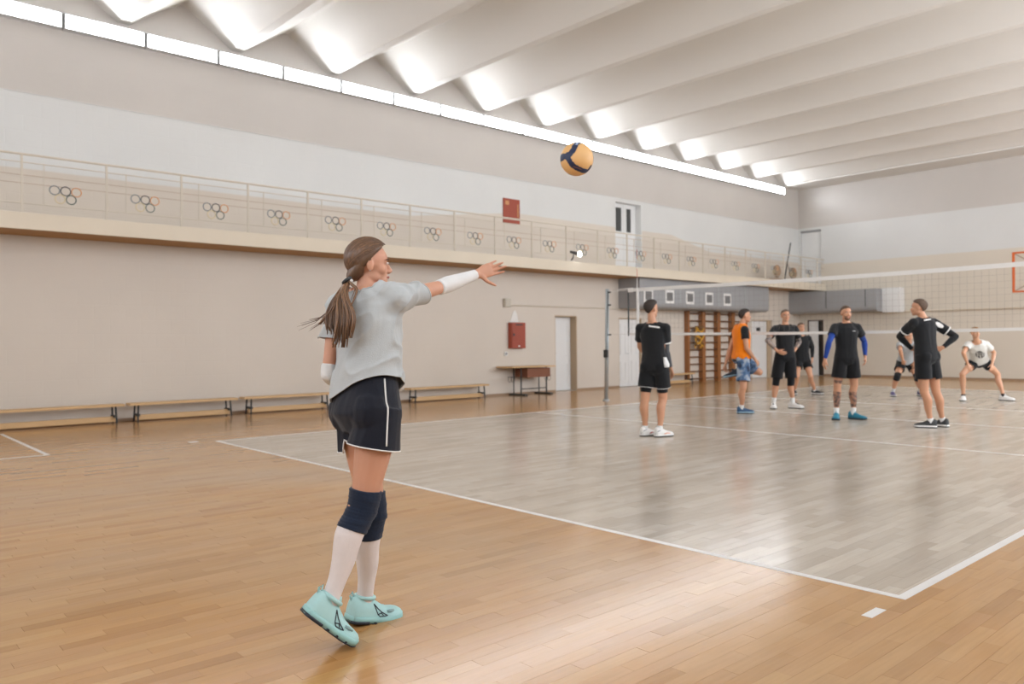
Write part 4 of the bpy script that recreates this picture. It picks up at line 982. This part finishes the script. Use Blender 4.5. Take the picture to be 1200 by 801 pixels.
# ---------------------------------------------------------------- the serving woman
def server():
    t = person('server', 'woman in grey T-shirt and navy shorts serving, arm stretched towards the ball')
    F = Fig(JT['server'], 1.73, True, bend=.02)
    F.headframe(); vx = .0045
    F.body(t, SK1, vx, {'R': dict(d=W3(.84, .46, .33), n=W3(.55, -.80, .12), curl=(.18, .3, .25), spread=.09, thumb=(1.15, .1), straight={0: (-.05, .25, .2), 1: (.20, .35, .3), 2: (.15, .25, .2), 3: (-.10, .08, .08)}), 'L': dict(curl=(.5, .5, .4))}, smooth=5)
    F.face(t, brow=mat('brow brown', srgb(96, 66, 46), .8))
    HAIR = mat('brown hair', srgb(100, 74, 54), .38, var=.45, vscale=30, stretch=(1, 1, .12), bump=.3, bscale=90)
    HAIR2 = mat('brown hair light', srgb(132, 98, 70), .38, var=.3, vscale=30)
    F.hair(t, HAIR, .017, 40, -14, -74, ridges=.0022)
    bm = bmesh.new(); loft(bm, [(F.hp(0, -.035, .02), F.hx, F.hz, .074, .080), (F.hp(0, -.062, -.005), F.hx, F.hz, .073, .072), (F.hp(0, -.085, -.028), F.hx, F.hz, .058, .056), (F.hp(0, -.102, -.050), F.hx, F.hz, .036, .034), (F.hp(0, -.112, -.064), F.hx, F.hz, .016, .016)], 28)
    me = evalmesh(bm, .006, 3); link('hair_back', me, HAIR, t, True)
    # strands swept back over the skull to the tie
    random.seed(3); tie = V(7.516, -2.280, 1.590); bm = bmesh.new(); bl = bmesh.new(); k = F.hk
    for i in range(150):
        az = random.uniform(.18, 3.0)*random.choice((-1, 1)); el0 = random.uniform(.15, 1.35)
        if abs(az) < 1.3: el0 = max(el0, .78-.25*abs(az))
        pts = []
        d0 = Vector((math.sin(az)*math.cos(el0), math.cos(az)*math.cos(el0), math.sin(el0)))
        dt = Vector((0, -.86, -.52)).normalized()
        for s_ in range(8):
            u = s_/7; d = (d0*(1-u)+dt*u*1.0); 
            if d.length < .05: d = dt.copy()
            d.normalize(); g = .0175 if u < .9 else .02
            pts.append(F.hp(d.x*(.075+g), -.012+d.y*(.097+g)+.003, .030+d.z*(.089+g)))
        tube(bm if random.random() < .72 else bl, pts, [.0012, .0024, .0026, .0026, .0026, .0026, .0024, .0020], 5)
    obj('hair_strands', bm, HAIR, t, True); obj('hair_strands', bl, HAIR2, t, True, label='lighter sun-streaked strands')
    # ponytail: locks following five guide curves
    G = [[(7.514,-2.282,1.589),(7.542,-2.341,1.521),(7.551,-2.376,1.456),(7.518,-2.413,1.389)],
         [(7.516,-2.28,1.589),(7.587,-2.351,1.500),(7.634,-2.378,1.406),(7.624,-2.389,1.288)],
         [(7.516,-2.28,1.589),(7.595,-2.342,1.518),(7.659,-2.350,1.424),(7.649,-2.362,1.328)],
         [(7.516,-2.28,1.589),(7.590,-2.300,1.562),(7.640,-2.310,1.536),(7.655,-2.345,1.468)],
         [(7.516,-2.28,1.589),(7.531,-2.353,1.495),(7.554,-2.387,1.419),(7.582,-2.396,1.344)]]
    def bez(g, u):
        g = [Vector(p) for p in g]
        # Catmull-like through four points
        a, b_, c, d = g; k1 = 3.0
        if u < 1/3: v = u*3; p0, p1, p2, p3 = a*2-b_, a, b_, c
        elif u < 2/3: v = u*3-1; p0, p1, p2, p3 = a, b_, c, d
        else: v = u*3-2; p0, p1, p2, p3 = b_, c, d, d*2-c
        return .5*((2*p1)+(p2-p0)*v+(2*p0-5*p1+4*p2-p3)*v*v+(3*p1-p0-3*p2+p3)*v**3)
    bm = bmesh.new(); bl = bmesh.new()
    wts = (34, 60, 40, 10, 44); spr = (.016, .028, .020, .007, .024)
    for gi, g in enumerate(G):
        for i in range(wts[gi]):
            an = random.uniform(0, 6.28); rr = math.sqrt(random.random()); ox = RX*(math.cos(an)*rr)+AX*(math.sin(an)*rr*.45)
            L_ = random.uniform(.86, 1.06); ph = random.uniform(0, 6.28); pts = []; rad = []
            for s_ in range(11):
                u = s_/10; p = bez(g, min(1., u*L_)); w = spr[gi]*(.30+1.3*u*(1-.25*u))
                pts.append(p+ox*w+RX*(.003*math.sin(u*7+ph))); rad.append(.0030*(1-.75*u**2)+.0006)
            tube(bm if random.random() < .62 else bl, pts, rad, 5)
    for i in range(9):   # loose wisps
        a = V(7.551, -2.376, 1.46)+RX*random.uniform(-.01, .01); e = V(7.45, -2.46, 1.385)+RX*random.uniform(-.04, .03)+ZX*random.uniform(-.03, .03)
        tube(bm, [a, a.lerp(e, .5)-ZX*.015, e], [.0016, .0012, .0005], 4)
    obj('ponytail', bm, HAIR, t, True); obj('ponytail_streaks', bl, HAIR2, t, True, label='lighter locks of the ponytail')
    bm = torus(bmesh.new(), tie+V(.008, -.01, -.004), RX*.8+ZX*.6, AX, .019, .008, 18, 8); obj('hair_tie', bm, M_DARK, t, True)
    bm = bmesh.new(); ball(bm, tie+RX*.022-AX*.03-ZX*.006, (.007,)*3); obj('tie_bead', bm, M_WHT, t, True, label='small white bead on the hair tie')
    ear = F.hp(.082, -.012, -.036); bm = bmesh.new(); ball(bm, ear, (.0028,)*3, n=8); obj('ear_stud', bm, M_METAL, t, True)
    # T-shirt
    sh = F.shirt(t, 'shirt', GSHIRT, .0065, sleeve=.49, hem=(.17, -.46, .0), grow=.011, amp=.016, fold=(ZX*.62+RX*.75), slgrow=.010, neck=1.0)
    F.hem_trim(sh, sh.data, t, GSHIRT, None, .003)
    st = F.shorts(t, 'shorts', NAVY, .0065, length=.36, flare=.022, grow=.014, top=.36, amp=.007, piping=M_WHT)
    # white stripe down the right side
    tree_bm = bmesh.new(); tree_bm.from_mesh(st.data); tr = BVHTree.FromBMesh(tree_bm); tree_bm.free()
    pts = []
    for i in range(15):
        u = i/14; c = F.spine(.30).lerp(F.j['hiR'].lerp(F.j['knR'], .325), u) ; dr = (F.hip*1.0-F.fwd*.10).normalized()
        hit = tr.ray_cast(c+dr*.4-ORG[st], -dr)
        if hit[0] is not None: pts.append(hit[0]+ORG[st]+dr*.002)
    bm = bmesh.new(); tube(bm, pts, .0042, 6); obj('side_stripe', bm, M_WHT, st, True)
    for q in 'LR':
        kp = F.sleeve(t, 'knee_pad', KPAD, q, 'leg', .80, 1.0, 0.0, .24, grow=.011, voxel=.006, rib=.004)
        F.sleeve(t, 'sock', WSOCK, q, 'leg', None, None, .18, .99, grow=.004, voxel=.006)
        F.sleeve(t, 'arm_sleeve', WHC, q, 'arm', .93 if q == 'R' else .86, 1.0, 0.0, .95, grow=.006, voxel=.006)
    # tear in the right knee pad
    c = F.j['hiR'].lerp(F.j['knR'], .95)-F.fwd*.045-RX*.012
    bm = bmesh.new(); ball(bm, c-AX*.002, (.017, .014, .009), (RX, AX, ZX), 12); obj('tear', bm, SK3, t, True, label='skin showing through a tear in the knee pad')
    MINT = mat('mint shoe mesh', srgb(172, 212, 210), .6, var=.05, vscale=30, bump=.2, bscale=300); MSOLE = mat('pale mint sole', srgb(150, 196, 192), .5); DKN = mat('dark tread', srgb(34, 42, 52), .5)
    for q, bend in (('L', .22), ('R', .10)):
        up = F.shoe(t, q, MINT, MSOLE, DKN, bend=bend, mlace=M_WHT, detail=True)
        P = F.shoeP; xb, Ls, hb, W, H = F.shoeQ
        b2 = bmesh.new(); tube(b2, [P(xb+.02*Ls, 0, hb+.054*H), P(xb-.035*Ls, 0, hb+.068*H), P(xb-.01*Ls, 0, hb+.078*H), P(xb+.05*Ls, 0, hb+.062*H)], .0055, 8, flat=.5); obj('pull_tab', b2, MINT, up, True)
        b2 = bmesh.new(); torus(b2, P(xb+.245*Ls, 0, hb+.0665*H), F.j['ft'+q], F.j['ft'+q].cross(ZX).normalized(), .0255*H, .0095, 24, 8); obj('collar', b2, MINT, up, True)
        for ya in (-1, 1):   # grey mesh window by the toes
            b2 = bmesh.new(); pm = [P(xb+tq*Ls, ya*W*.80*(1-.5*(tq-.62)), hb+.033*H) for tq in (.62, .70, .78)]; tube(b2, pm, [.010, .013, .008], 8, flat=.6); obj('mesh_window', b2, mat('mesh grey green', srgb(132, 160, 160), .7), up, True)
        for tq in (.40, .58, .76):   # dark gaps between the sole segments
            b2 = bmesh.new(); tube(b2, [P(xb+tq*Ls, -W*1.14, hb+.004*H), P(xb+tq*Ls, W*1.14, hb+.004*H)], .006, 6); obj('sole_groove', b2, DKN, up)
        side = 1
        b2 = bmesh.new()
        sbm = bmesh.new(); sbm.from_mesh(up.data); stree = BVHTree.FromBMesh(sbm); sbm.free()
        def Q(t_, hh):
            p0 = P(xb+t_*Ls, side*W*2.2, hb+hh*H); p1 = P(xb+t_*Ls, 0, hb+hh*H); hit = stree.ray_cast(p0-ORG[up], (p1-p0).normalized())
            return (hit[0]+ORG[up]+(p0-p1).normalized()*.0015) if hit[0] is not None else p0.lerp(p1, .5)
        for seg in (((.36, .052), (.40, .038), (.44, .026), (.48, .021), (.56, .022), (.62, .024)), ((.36, .052), (.44, .040), (.52, .031), (.62, .024)), ((.44, .026), (.50, .030), (.54, .024))):
            tube(b2, [Q(*w) for w in seg], .0024, 6)
        obj('shoe_emblem', b2, DKN, up, True, label='dark open-winged mark on the side')
server()
# ---------------------------------------------------------------- volleyball
def volleyball(c, r):
    t = thing('volleyball', c, 'yellow and navy volleyball flying above the court', 'ball')
    YEL = mat('ball yellow', srgb(228, 180, 118), .45, var=.03, bump=.15, bscale=400); NVY = mat('ball navy', srgb(34, 46, 78), .45, var=.03, bump=.15, bscale=400)
    C_ = Vector(c)
    def dirn(a, b):   # a right, b up on the side facing the photographer
        k = max(0, 1-a*a-b*b); return (RX*a+ZX*b-AX*math.sqrt(k)).normalized()
    # swirl band as a polyline over the sphere: two arms leaving a joint at the left rim
    arms = [[(-.72, .04), (-.48, .08), (-.28, .34), (-.12, .68), (.10, .93), (.42, .86)], [(-.62, .0), (-.52, -.28), (-.30, -.56), (.10, -.76), (.60, -.78), (.80, -.55)], [(-.99, .12), (-.72, .04)], [(-.99, -.06), (-.68, .0)], [(.88, .45), (.97, .20), (.985, -.05)]]
    wd = [.165, .155, .15, .15, .05]
    segs = []
    for a, w in zip(arms, wd):
        d = [dirn(*q) for q in a]
        for p, q in zip(d, d[1:]): segs.append((p, q, w))
    segs += [(-p, -q, w) for p, q, w in segs]
    yb, nb = bmesh.new(), bmesh.new(); nu, nv = 96, 64
    def P(i, j):
        el = -math.pi/2+math.pi*j/nv; az = 2*math.pi*i/nu
        return Vector((math.cos(az)*math.cos(el), math.sin(az)*math.cos(el), math.sin(el)))
    def dist(d):
        best = 9
        for p, q, w in segs:
            pq = q-p; u = max(0, min(1, (d-p).dot(pq)/pq.dot(pq))); best = min(best, (d-(p+pq*u)).length-w*1.05)
        return best
    D = {}
    for j in range(nv+1):
        for i in range(nu): D[i, j] = dist(P(i, j))
    for nm, bmx, rad, test in (('panel', yb, r, lambda x: x >= 0), ('swirl_panel', nb, r*1.006, lambda x: x < 0)):
        vv = {}
        def vt(i, j):
            i %= nu
            if j in (0, nv): i = 0
            if (i, j) not in vv:
                dd = P(i, j); s_ = D[i, j]; g = 1-.012*math.exp(-(s_/.02)**2)
                vv[i, j] = bmx.verts.new(C_+dd*rad*g)
            return vv[i, j]
        for j in range(nv):
            for i in range(nu):
                if test((D[i, j]+D[(i+1) % nu, j]+D[i, j+1]+D[(i+1) % nu, j+1])/4):
                    vs_ = []; [vs_.append(w) for w in (vt(i, j), vt(i+1, j), vt(i+1, j+1), vt(i, j+1)) if w not in vs_]
                    if len(vs_) > 2: bmx.faces.new(vs_)
        obj(nm, bmx, YEL if nm == 'panel' else NVY, t, True)
    bm = bmesh.new(); ball(bm, C_, (r*.98,)*3, n=32); obj('bladder', bm, YEL, t, True)
    def quad(a0, b0, a1, b1, w, nm, m_, lb):
        bm = bmesh.new(); pr = None
        for i in range(7):
            u = i/6; d = dirn(a0+(a1-a0)*u, b0+(b1-b0)*u); d2 = dirn(a0+(a1-a0)*min(1, u+.1), b0+(b1-b0)*min(1, u+.1)) if u < 1 else d
            tg = (dirn(a1, b1)-dirn(a0, b0)).normalized(); sd = d.cross(tg).normalized()
            row = [bm.verts.new(C_+(d+sd*s_*w).normalized()*r*1.016) for s_ in (-1, 0, 1)]
            if pr: bm.faces.new((pr[0], pr[1], row[1], row[0])); bm.faces.new((pr[1], pr[2], row[2], row[1]))
            pr = row
        obj(nm, bm, m_, t, True, lb)
    quad(-.10, .66, .04, .84, .075, 'badge', mat('badge light blue', srgb(160, 176, 206), .5), 'pale blue badge on the swirl')
    quad(-.28, -.60, .22, -.76, .03, 'lettering', mat('lettering rust', srgb(120, 84, 84), .5), 'small worn lettering on the lower swirl')
volleyball((7.250, -.505, 2.442), .1035)
# ---------------------------------------------------------------- the other players
DKH = mat('dark brown hair', srgb(52, 42, 36), .7, var=.3, vscale=60, bump=.5, bscale=200); MIDH = mat('cropped brown hair', srgb(92, 74, 60), .75, var=.3, vscale=60, bump=.4, bscale=200); SANDH = mat('sandy hair', srgb(150, 116, 78), .7, var=.3, vscale=60, bump=.4, bscale=200)
VX, VC = .0075, .012
MW, MS = mat('shoe white', srgb(224, 222, 218), .5, var=.05), mat('sole white', srgb(230, 228, 224), .5)
def man(key, label, H, skin, hair, hk, hands=None, bend=0., hsm=4):
    t = person(key, label); F = Fig(JT[key], H, False, bend); F.headframe()
    F.body(t, skin, VX, hands or {}, hsm); F.face(t); F.hair(t, hair, **hk); return t, F
def cuff(F, t, q, u, m_, r=.036, kind='arm'):
    A_, B_ = (F.j['sh'+q], F.j['el'+q]) if kind == 'arm' else (F.j['hi'+q], F.j['kn'+q])
    c = A_.lerp(B_, u); a, b = frame_for(B_-A_, F.fwd); bm = bmesh.new(); d = (B_-A_).normalized()
    loft(bm, [(c-d*.008, a, b, r*F.H, r*F.H), (c+d*.008, a, b, r*F.H, r*F.H)], 22); return obj('sleeve_band', bm, m_, t, True)
CROP = dict(thick=.009, front=34, side=-4, back=-55)
# man in black with one grey sleeve, behind the net post
t, F = man('p1', 'player in black with grey arm sleeve seen from behind, nearest the net post', 1.82, SK2, DKH, dict(thick=.016, front=32, side=9, back=-80, quiff=.012), {'R': dict(curl=(.3, .5, .4)), 'L': dict(curl=(.4, .6, .4))})
sh = F.shirt(t, 'shirt', BLK, VC, sleeve=.60, hem=(-.07, 0, 0))
decal(sh, sh, 'collar_patch', M_WHT, F.spine(.93)+RX*-.0, RX, ZX, lambda a, b: abs(b+.25*a) < .22 and abs(a) < .9, su=.075, sv=.05)
cuff(F, sh, 'R', .60, M_WHT, .0425)
F.shorts(t, 'shorts', BLK2, VC, length=.64, flare=.014, grow=.012, piping=M_WHT)
for q in 'LR': F.sleeve(t, 'tights', BLK2, q, 'leg', .1, .80, grow=.005, voxel=.009); F.sleeve(t, 'sock', WHC, q, 'leg', l0=.86, l1=.99, grow=.005, voxel=.008)
F.sleeve(t, 'arm_sleeve', GREYC, 'R', 'arm', .45, 1, 0, .93, grow=.005, voxel=.008)
bm = bmesh.new(); c = F.spine(.04)+F.hip*.172-F.fwd*.03; loft(bm, [(c+ZX*.115+F.hip*-.02, F.hip, F.fwd, .02, .05), (c+ZX*.02, F.hip, F.fwd, .042, .07), (c-ZX*.02, F.hip, F.fwd, .040, .07)], 14); obj('shirt_tail', bm, WHC, t, True, 'white undershirt showing at the hip')
for q in 'LR':
    u = F.shoe(t, q, MW, MS); P = F.shoeP; xb, Ls, hb, W, H = F.shoeQ
    bm = bmesh.new()
    for sd_ in (-1, 1): tube(bm, [P(xb+.40*Ls, sd_*W*.95, hb+.020*H), P(xb+.55*Ls, sd_*W*.92, hb+.028*H), P(xb+.72*Ls, sd_*W*.85, hb+.024*H)], .011, 8, flat=.5)
    obj('side_panel', bm, mat('shoe red', srgb(176, 72, 60), .5) if q == 'L' else mat('shoe orange', srgb(222, 146, 104), .5), u, True)
    bm = bmesh.new(); tube(bm, [P(xb+.01*Ls, 0, hb+.02*H), P(xb+.06*Ls, W*.6, hb+.04*H), P(xb+.18*Ls, W*.86, hb+.05*H)], .009, 8, flat=.5); obj('heel_panel', bm, GREYC, u, True)
# man in the orange bib balancing on one leg
t, F = man('p2', 'player in orange bib balancing on one leg, holding his raised foot', 1.82, SK2, DKH, dict(thick=.013, front=32, side=9, back=-80, quiff=.01), {'R': dict(curl=(.3, .5, .4)), 'L': dict(curl=(.7, .8, .5))})
F.shirt(t, 'shirt', BLK, VC, sleeve=.50, hem=(-.12, 0, 0), grow=.010)
TB = [(a, b*1.03, c*1.08, d) for a, b, c, d in SHIRT_M]
bm = bmesh.new(); loft(bm, [F.ring(*r, grow=.009) for r in TB], 30)
for q in 'LR': ball(bm, F.j['hi'+q]-F.fwd*.022*F.H+ZX*.03, (.055*F.H+.012,)*3)
for q in 'LR': tube(bm, [F.spine(.98), F.spine(.95)*.4+F.j['sh'+q]*.6, F.j['sh'+q]*.9+F.spine(.9)*.1], [.040*F.H+.022, .040*F.H+.024, .036*F.H+.014], 14)
me = evalmesh(bm, VC, 5); F.wrinkle(me, .006, 9, ZX, 3.); F.cut(me, [(F.spine(-.03), -F.tan(0), F.spine(-.20), .5), (F.spine(1.0), F.tan(1), F.spine(1.06), .08)])
link('bib', me, ORC, t, True).modifiers.new('cloth', 'SOLIDIFY').thickness = .003
PATT, tt_, bb = nt('patterned blue shorts'); tc = N(tt_, 'ShaderNodeTexCoord'); nn = N(tt_, 'ShaderNodeTexNoise'); nn.inputs['Scale'].default_value = 7; L(tt_, tc.outputs['Object'], nn.inputs['Vector'])
rp = N(tt_, 'ShaderNodeValToRGB'); rp.color_ramp.interpolation = 'EASE'; e = rp.color_ramp.elements; e[0].position = .38; e[0].color = srgb(34, 46, 70); e[1].position = .66; e[1].color = srgb(168, 176, 186); q_ = e.new(.5); q_.color = srgb(74, 104, 140)
L(tt_, nn.outputs['Fac'], rp.inputs[0]); L(tt_, rp.outputs[0], bb.inputs['Base Color']); bb.inputs['Roughness'].default_value = .8
F.shorts(t, 'shorts', PATT, VC, length=.78, flare=.02, grow=.014)
F.sleeve(t, 'sock', WHC, 'R', 'leg', l0=.80, l1=.99, grow=.005, voxel=.008)
SB, SBS = mat('shoe blue', srgb(36, 74, 110), .5, var=.15, vscale=20), mat('sole light blue', srgb(150, 180, 196), .5)
F.shoe(t, 'R', SB, SBS); F.shoe(t, 'L', mat('shoe dark blue', srgb(40, 48, 60), .5), SBS)
# man in black with hands on hips behind the net
t, F = man('p3', 'player in long black shorts, hands on hips, right of the orange bib', 1.84, SK2, MIDH, dict(thick=.008, front=36, side=9, back=-80), {'R': dict(d=W3(.8, -.45, -.35), n=W3(.1, .8, .2), curl=(.25, .4, .3)), 'L': dict(d=W3(-.8, -.45, -.35), n=W3(-.1, .8, .2), curl=(.25, .4, .3))})
sh = F.shirt(t, 'shirt', BLK, VC, sleeve=.62, hem=(-.06, 0, 0))
F.shorts(t, 'shorts', BLK2, VC, length=.86, flare=.012, grow=.012)
for q in 'LR':
    F.sleeve(t, 'tights', BLK2, q, 'leg', .5, 1, 0, .18, grow=.007, voxel=.009); F.sleeve(t, 'sock', WHC, q, 'leg', l0=.72, l1=.99, grow=.005, voxel=.008)
    F.sleeve(t, 'tattoo', TATG, q, 'arm', .66, 1, 0, .72, grow=.0015, voxel=.007)
    u = F.shoe(t, q, MW, MS); P = F.shoeP; xb, Ls, hb, W, H = F.shoeQ
    bm = bmesh.new(); tube(bm, [P(xb+.12*Ls, 0, hb+.052*H), P(xb+.5*Ls, 0, hb+.046*H), P(xb+.72*Ls, 0, hb+.036*H)], [.016, .022, .018], 10, flat=.5, ref=RX); obj('shoe_upper_dark', bm, M_DARK, u, True)
# far player in black long sleeves
t, F = man('p4', 'far player in black long sleeves, standing wide behind the man with hands on hips', 1.80, SK2, MIDH, dict(thick=.012, front=30, side=9, back=-80), {'R': dict(curl=(.3, .5, .4)), 'L': dict(curl=(.3, .5, .4))})
F.shirt(t, 'shirt', BLK, VC, sleeve=.9, hem=(-.02, 0, 0), slgrow=.012)
F.shorts(t, 'shorts', BLK2, VC, length=.52, flare=.012)
for q in 'LR':
    F.sleeve(t, 'long_sleeve', BLK, q, 'arm', .3, 1, 0, .92, grow=.009, voxel=.009); F.sleeve(t, 'sock', WHC, q, 'leg', l0=.90, l1=.99, grow=.005, voxel=.008)
    F.shoe(t, q, mat('shoe black', srgb(40, 40, 42), .5), MS)
# player with blue sleeves and teal shoes
t, F = man('p5', 'bearded player in black with royal blue arm sleeves and teal shoes', 1.84, SK2, MIDH, dict(thick=.009, front=34, side=9, back=-80), {'R': dict(n=W3(.9, .2, 0), curl=(.3, .5, .4)), 'L': dict(n=W3(-.9, .2, 0), curl=(.3, .5, .4))})
F.face(t, eye=False, beard=mat('beard', srgb(110, 78, 60), .8, var=.3, vscale=80))
sh = F.shirt(t, 'shirt', BLK, VC, sleeve=.52, hem=(.0, 0, 0))
decal(sh, sh, 'chest_mark', M_WHT, F.spine(.80)+RX*.085, RX, ZX, lambda a, b: abs(b-(.35*a*a+.1*a-.1)) < .16*(1-a*.9)*.8, su=.03, sv=.018, lift=.004)
F.shorts(t, 'shorts', BLK2, VC, length=.72, flare=.014, grow=.012)
TEAL = mat('shoe teal', srgb(30, 122, 146), .5, var=.2, vscale=25)
for q in 'LR':
    F.sleeve(t, 'arm_sleeve', BLUEC, q, 'arm', .45, 1, 0, .93, grow=.004, voxel=.008); F.sleeve(t, 'sock', WHC, q, 'leg', l0=.78, l1=.99, grow=.005, voxel=.008)
    F.sleeve(t, 'tattoo', TAT, q, 'leg', .8, .95, grow=.0015, voxel=.008) if q == 'R' else None
    F.sleeve(t, 'tattoo', TAT, q, 'leg', l0=.22, l1=.76, grow=.0015, voxel=.008)
    F.shoe(t, q, TEAL, mat('sole dark teal', srgb(26, 70, 86), .5))
# player in light grey behind the man seen from the back
t, F = man('p6', 'crouching player in grey shirt and black knee pads, mostly hidden by another player', 1.80, SK2, MIDH, dict(thick=.009, front=32, side=9, back=-80), {'R': dict(curl=(.3, .5, .4)), 'L': dict(curl=(.3, .5, .4))}, bend=-.03)
F.shirt(t, 'shirt', LGREY, VC, sleeve=.6, hem=(.02, 0, 0))
F.shorts(t, 'shorts', BLK2, VC, length=.55, flare=.012)
for q in 'LR':
    F.sleeve(t, 'knee_pad', BLK, q, 'leg', .82, 1, 0, .22, grow=.012, voxel=.009); F.sleeve(t, 'sock', WHC, q, 'leg', l0=.72, l1=.99, grow=.005, voxel=.008)
    F.shoe(t, q, mat('shoe purple', srgb(64, 56, 104), .5), MS)
# player seen from behind, hands on hips
t, F = man('p7', 'player in black seen from behind, hands on hips, white sleeve bands', 1.84, SK2, MIDH, dict(thick=.013, front=36, side=9, back=-80), {'L': dict(d=W3(.85, .1, .22), n=W3(.1, .9, 0), curl=(.2, .3, .3)), 'R': dict(d=W3(-.8, .35, -.25), n=W3(-.2, .8, 0), curl=(.2, .3, .3))})
sh = F.shirt(t, 'shirt', BLK, VC, sleeve=.60, hem=(-.08, 0, 0))
for q in 'LR': cuff(F, sh, q, .60, M_WHT, .0425)
decal(sh, sh, 'collar_patch', M_WHT, F.spine(.965)+RX*.01, RX, ZX, lambda a, b: abs(b-.25*a) < .25, su=.06, sv=.035)
decal(sh, sh, 'shoulder_patch', M_WHT, F.j['shR'].lerp(F.j['elR'], .18)-AX*.03, (F.j['elR']-F.j['shR']).normalized(), ((F.j['elR']-F.j['shR']).normalized()).cross(AX), lambda a, b: abs(b) < .9-.5*a*a, su=.06, sv=.035)
F.shorts(t, 'shorts', BLK2, VC, length=.62, flare=.014, grow=.012)
for q in 'LR':
    F.sleeve(t, 'arm_sleeve', BLK, q, 'arm', .4, 1, 0, .97, grow=.006, voxel=.008); F.sleeve(t, 'sock', WHC, q, 'leg', l0=.87, l1=.99, grow=.005, voxel=.008)
    u = F.shoe(t, q, mat('shoe charcoal', srgb(44, 46, 46), .5), MS)
# crouching player in white at the right
t, F = man('p8', 'crouching player in white printed T-shirt with hands on thighs, at the right', 1.80, SK3, SANDH, dict(thick=.010, front=32, side=9, back=-80), {'R': dict(d=W3(.25, -.3, -.9), n=W3(.2, .9, -.2), curl=(.2, .3, .3)), 'L': dict(d=W3(-.25, -.3, -.9), n=W3(-.2, .9, -.2), curl=(.2, .3, .3))}, bend=-.03)
sh = F.shirt(t, 'shirt', OFFW, VC, sleeve=.55, hem=(.03, 0, 0), table=SHIRT_M)
decal(sh, sh, 'chest_print', mat('print grey', srgb(96, 94, 92), .8, var=.4, vscale=30), F.spine(.60), RX, F.tan(.6), lambda a, b: (a*a+b*b < .95) and not (abs(b-.45) < .05 or abs(b+.05) < .06 or (abs(a) < .12 and b < -.1) or abs(abs(a)-.55) < .05), su=.10, sv=.12, res=36)
F.shorts(t, 'shorts', BLK2, VC, length=.42, flare=.012)
for q in 'LR':
    F.sleeve(t, 'sock', BLK, q, 'leg', l0=.88, l1=.99, grow=.005, voxel=.008); F.shoe(t, q, MW, MS)
